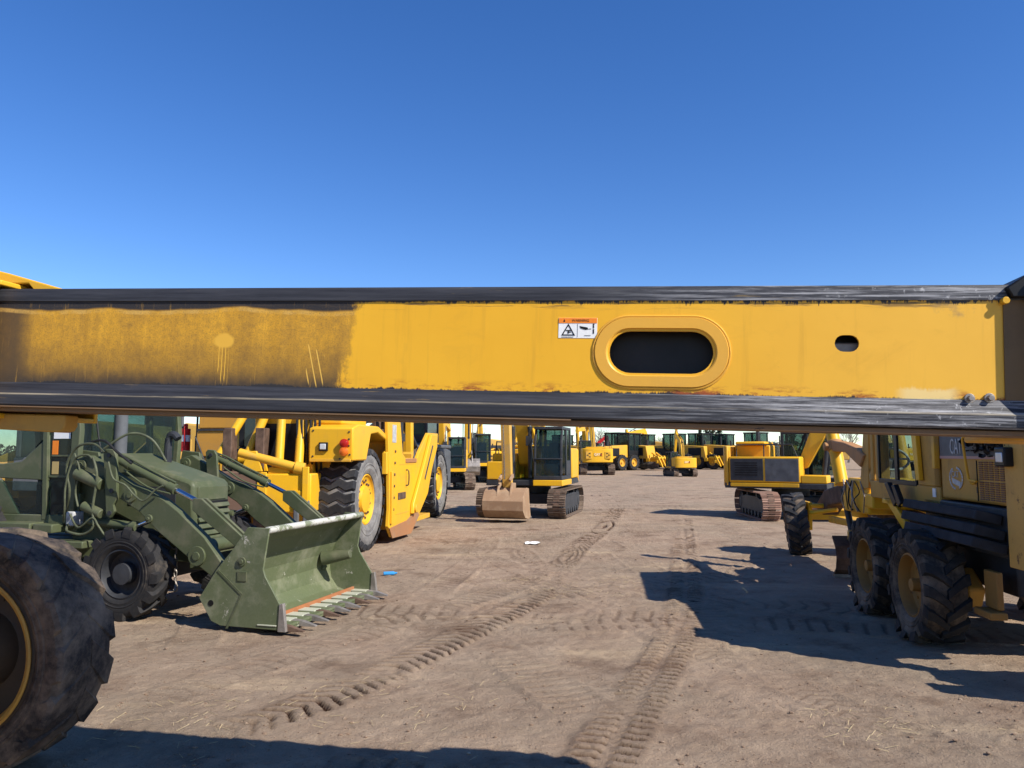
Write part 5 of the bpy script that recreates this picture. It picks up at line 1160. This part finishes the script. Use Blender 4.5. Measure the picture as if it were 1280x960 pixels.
m = MB(); m.b6(-1.16, -.56, -.552, -.544, 1.53, 1.93); lp = m.obj('louvre_panel', yo, hd)
src = None
for k in range(5):
    for r_ in range(2):
        m = MB(); 
        if src is None:
            for q in range(9): m.box((0, 0, -.085 + q * .021), (.075, .010, .011), (.5, 0, 0))
            src = o = m.obj('louvre', paint('rusty_louvre', (.20, .085, .04), amt=.4, rough=.75), lp)
        else: o = link_copy(src, lp)
        o.location = (-.64 - k * .105, -.540, 1.63 + r_ * .20)
m = MB(); m.b6(-.545, -.535, -.549, -.540, 1.52, 1.93); m.b6(-.55, -.52, -.56, -.54, 1.60, 1.66); m.obj('door_gap', M['black'], hd)
m = MB(); m.tube([(-.50, -.54, 1.70), (-.46, -.50, 1.73), (-.46, -.46, 2.10), (-.50, -.45, 2.17), (-.58, -.46, 2.18), (-.66, -.54, 2.16)], .014, 8, 4); m.tube([(-.47, -.50, 1.73), (-.62, -.50, 1.72)], .012); m.obj('grab_rail', M['yellow_worn'], OG)
m = MB(); m.b6(-1.52, -1.18, -.62, -.50, .95, 2.62); m.b6(-1.66, -1.52, -.72, -.50, .8, 2.3); m.obj('corner_post', paint('rusty_post', (.60, .34, .08), amt=.5, rough=.7, chip=(.10, .05, .03), chip_amt=.45, dirt=(.16, .1, .06)), OG, .01)
m = MB(); m.b6(-1.36, -1.17, -.60, -.42, 1.88, 2.06); lb = m.obj('work_lamp', M['black'], OG, .015)
m = MB(); m.b6(-1.33, -1.21, -.425, -.412, 1.92, 2.01); m.obj('lamp_lens', M['clear'], lb, .01)
rgb = random.Random(9)
m = MB()
for k in range(140):
    x = -.62 + rgb.gauss(0, .2); z = 2.12 + rgb.gauss(0, .07); y = -.50 + rgb.uniform(-.03, .04); s_ = .05 * rgb.uniform(.6, 1.3); a = rgb.uniform(0, 6)
    m.box((x - .25, y, z), (s_, .012, s_ * .8), (a, a * 2, a * 3))
o = m.obj('radiator_fluff', M['black'], hd); o['kind'] = 'stuff'
# steps and dark fender plates between hood and wheels
for k, (x0, x1, y0, z) in enumerate(((-1.0, .82, -.30, 1.44), (-1.05, .78, -.26, 1.30), (-1.08, .60, -.22, 1.18))):
    m = MB(); m.box(((x0 + x1) / 2, (y0 - .55) / 2, z - .05), (x1 - x0, abs(y0 + .55), .10), (.25, 0, 0)); m.obj('fender_plate', M['matte'], OG, .012)
m = MB(); m.b6(-1.1, .85, -1.7, -.56, 1.0, 1.48); m.obj('engine_base', M['dark'], OG, .02)
m = MB(); m.prism([(1.62, 1.42), (1.36, 1.42), (.80, 1.10), (1.02, 1.08)], -.42, -.36); m.b6(1.02, 1.7, -.60, -.36, 1.36, 1.42); m.obj('step_bracket', M['yellow'], OG, .01)
m = MB(); m.prism([(1.55, 1.62), (1.42, 1.64), (1.15, 1.40), (1.25, 1.34)], -.40, -.34); m.prism([(1.30, 1.60), (1.20, 1.62), (1.0, 1.40), (1.1, 1.34)], -.40, -.34); m.obj('black_rest', M['black'], OG, .01)
# cab: lower panel, windows, posts; open platform in front with wheel
m = MB(); m.b6(.40, 2.75, -1.80, -.56, 1.38, 1.62); m.b6(.40, 1.02, -.70, -.56, 1.62, 2.9); m.b6(2.40, 2.50, -.72, -.56, 1.62, 2.9); m.b6(.40, .55, -1.8, -.56, 1.62, 2.1); m.b6(.34, 2.85, -1.86, -.50, 2.9, 3.02)
for x, y in ((2.68, -.62), (2.68, -1.74), (.48, -1.74), (1.7, -1.74)): m.b6(x - .06, x + .06, y - .05, y + .05, 1.62, 2.9)
cb = m.obj('cab', yo, OG, .015)
m = MB(); m.b6(1.06, 2.38, -.585, -.555, 1.60, 1.66); m.b6(1.66, 1.76, -.585, -.555, 1.66, 2.9); m.b6(1.04, 1.10, -.585, -.555, 1.66, 2.9); m.b6(2.34, 2.40, -.585, -.555, 1.66, 2.9); m.obj('window_frame', M['black'], cb, .006)
for (xa, xb) in ((1.10, 1.66), (1.76, 2.34)):
    m = MB(); m.b6(xa, xb, -.578, -.570, 1.66, 2.9); m.obj('window', M['glass'], cb, smooth=0)
m = MB(); m.prism([(.82, 1.68), (.93, 1.68), (1.12, 2.88), (.94, 2.88)], -.552, -.50); m.obj('sunlit_post_strip', M['yellow'], cb, .008, label='yellow strip on the cab rear post painted bright as if sunlit')  # brighter yellow than the cab: sunlight on the post put into the colour
m = MB(); m.b6(.36, .44, -.56, -.50, 1.83, 2.9); m.obj('rain_gutter', M['yellow_worn'], cb, .008)
m = MB(); m.b6(.5, .58, -.558, -.548, 1.50, 1.60); m.obj('tag_plate', M['white'], cb)
m = MB(); m.b6(1.3, 1.8, -1.4, -.9, 1.62, 2.0); m.box((1.3, -1.15, 2.35), (.15, .5, .75)); m.obj('seat', M['seat'], cb, .04)
m = MB(); m.tube([(3.05 + .10 * math.cos(a), -.95 + .26 * math.sin(a), 1.92 + .16 * math.cos(a)) for a in [q * math.pi / 12 for q in range(25)]], .02, 7); m.cyl((3.05, -.95, 1.92), (3.3, -.95, 1.45), .04); m.cyl((3.05, -1.2, 1.92), (3.05, -.7, 1.92), .015); m.obj('steering_wheel', M['silver'], OG)
m = MB(); m.prism([(3.05, 1.10), (4.25, 1.08), (4.30, 1.35), (4.0, 1.62), (3.05, 1.62)], -1.45, -.62); m.b6(2.8, 3.2, -1.8, -.6, 1.2, 1.42); m.obj('dash_console', M['yellow'], OG, .03)
for k in range(7):
    m = MB(); q = 3.25 + .14 * k + rgb.uniform(-.06, .06); m.tube([(q, -.60, 1.12), (q + rgb.uniform(-.2, .25), -.56, 1.25 + rgb.uniform(-.05, .1)), (q + rgb.uniform(-.2, .3), -.58, 1.42), (q + rgb.uniform(-.3, .4), -.60, 1.58)], rgb.uniform(.008, .016), 6, 5); m.obj('control_line', M['hose'] if k % 2 else M['steel'], OG)
m = MB(); m.cyl((3.0, -.72, 1.75), (2.75, -.65, 1.58), .09, n=14); m.prism([(2.95, 1.5), (3.35, 1.45), (3.05, 2.5), (2.85, 2.6)], -.68, -.60); m.obj('dark_bracket', yo, OG, .01)
# blade lift cylinder, its yoke, and the frame out to the front axle
m = MB(); m.cyl((5.05, -.62, 2.95), (4.45, -.66, 1.50), .105, n=20); lc = m.obj('lift_cylinder', M['yellow'], OG)
m = MB(); m.cyl((4.745, -.64, 2.21), (4.68, -.65, 2.05), .13, n=20); m.cyl((4.71, -.46, 2.12), (4.71, -.82, 2.12), .07, n=18); m.obj('yoke', paint('rusty_orange_yoke', (.45, .22, .08), amt=.5, rough=.7, chip=(.2, .09, .04), chip_amt=.3), lc, .02)
m = MB(); m.cyl((4.40, -.66, 1.42), (4.05, -.72, .45), .05, n=14); m.obj('rod', M['dark'], lc)
m = MB(); m.prism([(4.6, 2.22), (4.6, 2.04), (3.9, 2.02), (3.2, 1.80), (3.0, 1.98), (3.3, 2.08), (4.0, 2.18)], -.74, -.56); m.obj('lift_arm', bpy.data.materials['rusty_orange_yoke'], OG, .02)
m = MB(); m.cyl((5.0, -1.7, 2.9), (4.5, -1.7, 1.5), .10, n=18); m.obj('lift_cylinder', M['yellow_worn'], OG)
m = MB(); m.prism([(2.7, 1.15), (3.4, 1.2), (4.2, 1.45), (5.0, 1.55), (6.8, 1.3), (7.4, 1.0), (7.4, .7), (7.0, .8), (6.6, 1.0), (4.9, 1.2), (4.3, 1.1), (3.4, .9), (2.7, .85)], -1.32, -1.0); m.obj('main_frame', M['rust'], OG, .03)
m = MB(); m.b6(7.0, 7.4, -2.0, -.65, .70, .90); m.cyl((6.9, -.75, .98), (6.9, -2.0, .98), .045, n=12); m.cyl((6.7, -.70, .85), (6.3, -1.1, .95), .04); m.prism([(6.95, .5), (7.35, .5), (7.4, 1.05), (6.9, 1.05)], -.80, -.72); m.obj('front_axle', M['yellow'], OG, .015)
m = MB(); m.prism([(3.2, .80), (3.2, .92), (6.4, .82), (6.4, .70)], -1.4, -.95); m.cyl((3.9, -1.16, .62), (3.9, -1.16, .78), .58, n=30); m.obj('drawbar', M['yellow_worn'], OG, .02)
m = MB(); m.sheet([(4.28, .03), (4.10, .16), (4.04, .34), (4.10, .52), (4.26, .66)], -2.7, -.42, .035); bl = m.obj('blade', M['rust'], OG, smooth=60); 
m = MB(); m.b6(4.20, 4.32, -2.7, -.42, .005, .07); m.obj('cutting_edge', M['steel'], bl)
for k in range(2):
    m = MB(); y = -.9 - .2 * k; m.tube([(3.3, y, 1.5), (3.6, y + .1, 1.60 + .05 * k), (4.0, y, 1.68), (4.4, y + .05, 1.5)], .018, 6, 5); m.obj('hose', M['hose'], OG)
# ripper at the tail
m = MB(); m.b6(-2.05, -1.66, -1.6, -.7, .55, .95); m.b6(-2.3, -2.05, -1.9, -.42, .60, .80); rp = m.obj('ripper', yo, OG, .02)
for y in (-.60, -1.15, -1.7):
    m = MB(); m.prism([(-2.32, .95), (-2.12, .95), (-2.16, .45), (-2.05, .22), (-2.22, .26), (-2.32, .5)], y - .04, y + .04); m.obj('ripper_shank', M['yellow'], rp, .008)
m = MB(); m.b6(-.92, -.66, -.56, -.50, .50, .86); m.b6(-.98, -.64, -.56, -.40, .42, .49); m.obj('rear_step', M['rim_brown'], OG, .012)

# ------------------------------------------------------------------ more machines of the far row
BM = thing('truck_crane', 'small red crane truck standing far off against the bare trees', 'truck', (16.8, 138, 0), R(170))
m = MB(); m.b6(-3, 3, -1.2, 1.2, .8, 1.2); m.obj('chassis', M['dark'], BM, .03)
m = MB(); m.b6(1.4, 3.2, -1.2, 1.2, 1.2, 3.2); cb_ = m.obj('truck_cab', M['red'], BM, .08)
m = MB(); m.b6(3.19, 3.22, -1.0, 1.0, 2.1, 2.9); m.obj('windscreen', M['glass_dark'], cb_)
m = MB(); m.b6(-3, 1.2, -1.2, 1.2, 1.2, 1.6); m.prism([(-1.4, 1.6), (.6, 1.6), (.1, 5.2), (-.4, 5.2)], -.25, .25); m.prism([(-.4, 4.8), (.1, 5.2), (2.6, 3.2), (2.3, 2.9)], -.2, .2); m.obj('crane_mast', M['red'], BM, .03)
for x in (-2.2, -1.0, 2.3):
    for y in (-1.05, 1.05): wheel(BM, (x, y, .5), .5, .3, .28, M['rubber'], M['grey'], 'block', 14, .03, -1 if y < 0 else 1, seg=20)
PK = thing('pickup_truck', 'white pickup truck small between the far graders and the red truck', 'pickup', (12.3, 128, 0), R(188))
m = MB(); m.prism([(-2.7, .55), (2.6, .55), (2.6, 1.05), (1.3, 1.2), (.7, 1.85), (-.8, 1.85), (-.95, 1.15), (-2.7, 1.15)], -.95, .95); b_ = m.obj('body', M['white'], PK, .06)
m = MB(); m.prism([(1.2, 1.22), (.66, 1.78), (-.72, 1.78), (-.86, 1.22)], -.96, .96); m.obj('window', M['glass_dark'], b_)
for x in (-1.7, 1.7):
    for y in (-.85, .85): wheel(PK, (x, y, .4), .4, .25, .22, M['rubber'], M['grey'], 'block', 14, .02, -1 if y < 0 else 1, seg=20)
for k, (px, Y, rz, s_, lb) in enumerate([(-11.5, 70, 200, 1.2, 'wheel loader parked far behind the scraper'), (37.5, 96, 165, 1.25, 'wheel loader parked far behind the black-doored excavator'), (4.9, 118, 190, 1.2, 'wheel loader far behind the windscreen of the mid yard excavator')]):
    d_ = dup_tree(LD, (px, Y, 0), R(rz), lb); d_.scale = (s_,) * 3; d_['group'] = 'wheel loaders in the far row'
d_ = dup_tree(e4, (-8.6, 74, 0), R(80), 'yellow excavator showing between scraper bowl and its tractor'); 
d_ = dup_tree(e5, (46, 92, 0), R(100), 'rear-view excavator behind the cab of the faded grader')

for (src, px, Y, rz, s_, lb, grp) in [
        (g1, 12.0, 92, 40, 1.35, 'far motor grader just behind the wide rear-view excavator tail', 'motor graders in the far row'),
        (g1, 20.2, 104, 131, 1.4, 'far motor grader in the gap left of the small narrow excavator', 'motor graders in the far row'),
        (g1, 26.4, 98, 130, 1.4, 'far motor grader with ripper teeth right of the small narrow excavator', 'motor graders in the far row'),
        (g1, 34.5, 100, 132, 1.45, 'far motor grader behind the doors of the black-doored excavator', 'motor graders in the far row'),
        (LD, -10.4, 24.5, 178, 1.0, 'pale yellow wheel loader behind the red fire extinguisher', 'wheel loaders in the far row'),
        (LD, 18.0, 108, 160, 1.3, 'wheel loader between the first two far graders', 'wheel loaders in the far row'),
        (LD, 28.8, 110, 20, 1.3, 'wheel loader behind the ripper teeth of the far graders', 'wheel loaders in the far row'),
        (LD, -4.2, 92, 200, 1.3, 'wheel loader beyond the excavators left of the mid yard boom', 'wheel loaders in the far row'),
        (e3, 3.4, 88, 250, 1.2, 'yellow excavator showing under the mid yard excavator boom', None),
        (e3, 22.0, 120, 230, 1.2, 'farthest excavator with raised boom behind the graders', None),
        (e3, 9.9, 100, 265, 1.15, 'far excavator whose boom rises beside the mid yard cab', None),
        (e5, -6.3, 66, 84, 1.0, 'rear-view excavator just right of the scraper tractor', None),
        (e3, -3.9, 44, -75, 1.0, 'yellow excavator facing us close behind the scraper front tyre', None)]:
    d_ = dup_tree(src, (px, Y, 0), R(rz), lb); d_.scale = (s_,) * 3
    if grp: d_['group'] = grp
# ------------------------------------------------------------------ trees behind the yard
m_bark = plain('grey_bark', (.17, .145, .125), .9, 0, .35, 8)
m_twig = plain('bare_twigs', (.20, .165, .14), .9, 0, .3, 3)
m_ever = plain('evergreen_needles', (.045, .060, .032), .9, 0, .45, 1.5)
def bare_tree_meshes(seed, hgt_):
    rg = random.Random(seed); tr = MB(); tw = MB()
    def grow(p, d, L, r, lev):
        q = p + d * L; (tr if lev < 2 else tw).tube([p, (p + q) / 2 + Vector((rg.uniform(-1, 1), rg.uniform(-1, 1), 0)) * L * .06, q], [r, r * .85, r * .65], 5 if lev < 2 else 3)
        if lev >= 5: return
        for k in range(3 if lev else 4):
            ax = Vector((rg.uniform(-1, 1), rg.uniform(-1, 1), rg.uniform(-.1, .5))).normalized()
            nd = (d * rg.uniform(.7, 1.1) + ax * rg.uniform(.45, .85)).normalized()
            grow(p + d * L * rg.uniform(.6, 1.0), nd, L * rg.uniform(.6, .82), max(r * .58, .012), lev + 1)
    grow(Vector((0, 0, 0)), Vector((rg.uniform(-.06, .06), rg.uniform(-.06, .06), 1)).normalized(), hgt_ * .30, hgt_ * .028, 0)
    return tr, tw
def evergreen_meshes(seed, h):
    rg = random.Random(seed); tr = MB(); cr = MB(); tr.tube([(0, 0, 0), (0, 0, h * .5), (0, 0, h)], [.16, .11, .03], 6)
    for k in range(1500):
        z = h * (.10 + .9 * rg.random() ** 1.15); rad = (1 - z / h) ** .75 * h * .27 * (.75 + .35 * math.sin(z * 3 + seed) + .15 * rg.random()); a = rg.uniform(0, 2 * math.pi); rr = rad * math.sqrt(rg.random())
        c = Vector((rr * math.cos(a), rr * math.sin(a), z)); s_ = rg.uniform(.12, .34)
        u = Vector((rg.gauss(0, 1), rg.gauss(0, 1), rg.gauss(0, .6))).normalized(); v = u.orthogonal().normalized()
        cr.add([c + u * s_, c + v * s_ * .5, c - u * s_, c - v * s_ * .5], [(0, 1, 2, 3)])
    return tr, cr
protos = []
for sd, h in ((3, 9.0), (5, 8.0), (8, 10.0)):
    t = thing('bare_tree', 'x', 'tree', (0, 0, 0)); a, b = bare_tree_meshes(sd, h); a.obj('trunk', m_bark, t, smooth=0); b.obj('crown', m_twig, t, smooth=0); protos.append(t)
t = thing('evergreen_tree', 'x', 'tree', (0, 0, 0)); a, b = evergreen_meshes(2, 8.5); a.obj('trunk', m_bark, t, smooth=0); b.obj('crown', m_ever, t, smooth=0); protos.append(t)
used = [0, 0, 0, 0]
rt = random.Random(12)
for (px, Y, k, s_, lb) in [(17, 150, 0, 1.0, 'bare grey tree behind the raised boom of the wide rear-view excavator'), (22.5, 158, 1, 1.05, 'bare grey tree just right of the raised far boom'), (27, 170, 2, .80, 'low bare tree between red truck and first far grader cab'),
                           (33, 172, 0, .85, 'pale bare tree behind the first far grader hood'), (37.5, 165, 1, .85, 'bare tree between the first two far graders'), (13.6, 146, 3, .80, 'dark evergreen tree left of the raised far boom'),
                           (41.0, 160, 3, 1.10, 'dark evergreen tree behind the small narrow excavator'), (44.0, 163, 3, 1.0, 'dark evergreen tree just right of the small narrow excavator'), (49, 175, 2, .7, 'faint bare tree right of the evergreens'), (38.6, 158, 3, .85, 'dark evergreen tree left of the small narrow excavator cab'),
                           (55, 168, 1, .9, 'bare tree above the tail of the black-doored excavator'), (60, 165, 3, 1.0, 'dark evergreen above the black-doored excavator'), (4.0, 170, 1, .8, 'bare tree behind the windscreen of the mid yard excavator'), (-8, 180, 2, .85, 'bare tree beyond the scraper tractor'), (66, 170, 0, 1.0, 'bare tree behind the grader steering wheel'), (75, 172, 2, 1.0, 'bare tree behind the grader cab windows'), (-16, 176, 0, .9, 'bare tree hidden mostly by the scraper')]:
    if not used[k]: used[k] = 1; o = protos[k]; o.location = (px, Y, 0); o['label'] = lb
    else: o = dup_tree(protos[k], (px, Y, 0), rt.uniform(0, 6), lb)
    o.scale = (s_,) * 3; o['group'] = 'trees behind the yard'

for k, (px, Y, lb) in enumerate([(39.6, 150, 'thin utility pole standing left of the black-doored excavator tail'), (8.9, 160, 'thin utility pole behind the raised boom of the wide rear-view excavator'), (-6.5, 165, 'thin utility pole far behind the excavators left of centre')]):
    up = thing('utility_pole', lb, 'pole', (px, Y, 0), .2 * k, 'utility poles beyond the yard')
    m = MB(); m.cyl((0, 0, -.1), (0, 0, 8.0), .15, .10, n=10); m.obj('post', m_bark, up)
    m = MB(); m.b6(-1.1, 1.1, -.06, .06, 7.2, 7.34); m.obj('crossarm', m_bark, up)
rg = random.Random(40); m = MB()
for k in range(5200):
    x = rg.uniform(-190, 230); y = 255 + rg.uniform(-6, 6); top = 4.2 + 2.2 * math.sin(x * .11) * math.sin(x * .037 + 1) + 1.3 * math.sin(x * .43); z = max(.2, top) * rg.random() ** .8
    s_ = rg.uniform(.35, 1.0); u = Vector((rg.gauss(0, 1), rg.gauss(0, .4), rg.gauss(0, 1))).normalized(); v = u.orthogonal().normalized(); c = Vector((x, y, z))
    m.add([c + u * s_, c + v * s_ * .5, c - u * s_, c - v * s_ * .5], [(0, 1, 2, 3)])
o = m.obj('treeline', plain('far_treeline', (.105, .092, .075), .95, 0, .5, .15), smooth=0); o['kind'] = 'stuff'

# ------------------------------------------------------------------ litter on the dirt
def lay(x, y): return (x, y, hgt(x, y))
m = MB(); m.cyl((-.10, 0, .032), (.06, 0, .032), .032, n=16); m.cyl((.06, 0, .032), (.10, 0, .032), .032, .014, n=16); m.cyl((.10, 0, .032), (.125, 0, .032), .015, n=12)
tag(m.obj('plastic_bottle', plain('blue_plastic', (.04, .25, .55), .25, 0, .1), smooth=40, loc=lay(-2.02, 12.9)), 'small blue plastic bottle lying on the dirt past the bucket', 'bottle').rotation_euler = (0, 0, .3)
m = MB(); rg = random.Random(4); n_ = 7
vs = [((i / (n_ - 1) - .5) * .34, (j / (n_ - 1) - .5) * .22, .012 + rg.random() * .05) for j in range(n_) for i in range(n_)]
m.add(vs + [(x, y, z + .004) for x, y, z in vs], [(j * n_ + i, j * n_ + i + 1, (j + 1) * n_ + i + 1, (j + 1) * n_ + i) for j in range(n_ - 1) for i in range(n_ - 1)] + [(49 + (j + 1) * n_ + i, 49 + (j + 1) * n_ + i + 1, 49 + j * n_ + i + 1, 49 + j * n_ + i) for j in range(n_ - 1) for i in range(n_ - 1)])
tag(m.obj('paper_scrap', M['white'], smooth=20, loc=lay(.46, 17.4)), 'crumpled white scrap of paper on the dirt in mid yard', 'paper')
m_straw = plain('dry_straw', (.50, .39, .22), .9, 0, .25, 20)
m = MB(); rg = random.Random(6)
for k in range(380):
    b_ = rg.choice([(.9, 11.4, 1.0), (.2, 12.4, .9), (-1.0, 6.3, 1.4), (2.6, 5.9, .6), (1.9, 12.2, .9), (-2.4, 6.0, .9)]); x = b_[0] + rg.gauss(0, b_[2] * .5); y = b_[1] + rg.gauss(0, b_[2] * .35); a = rg.uniform(0, math.pi); l = rg.uniform(.015, .055); z = hgt(x, y) + .006
    m.tube([(x - l * math.cos(a), y - l * math.sin(a), z), (x + l * math.cos(a), y + l * math.sin(a), z + rg.uniform(0, .02))], .0016, 3)
o = m.obj('straw', m_straw, smooth=0); o['kind'] = 'stuff'
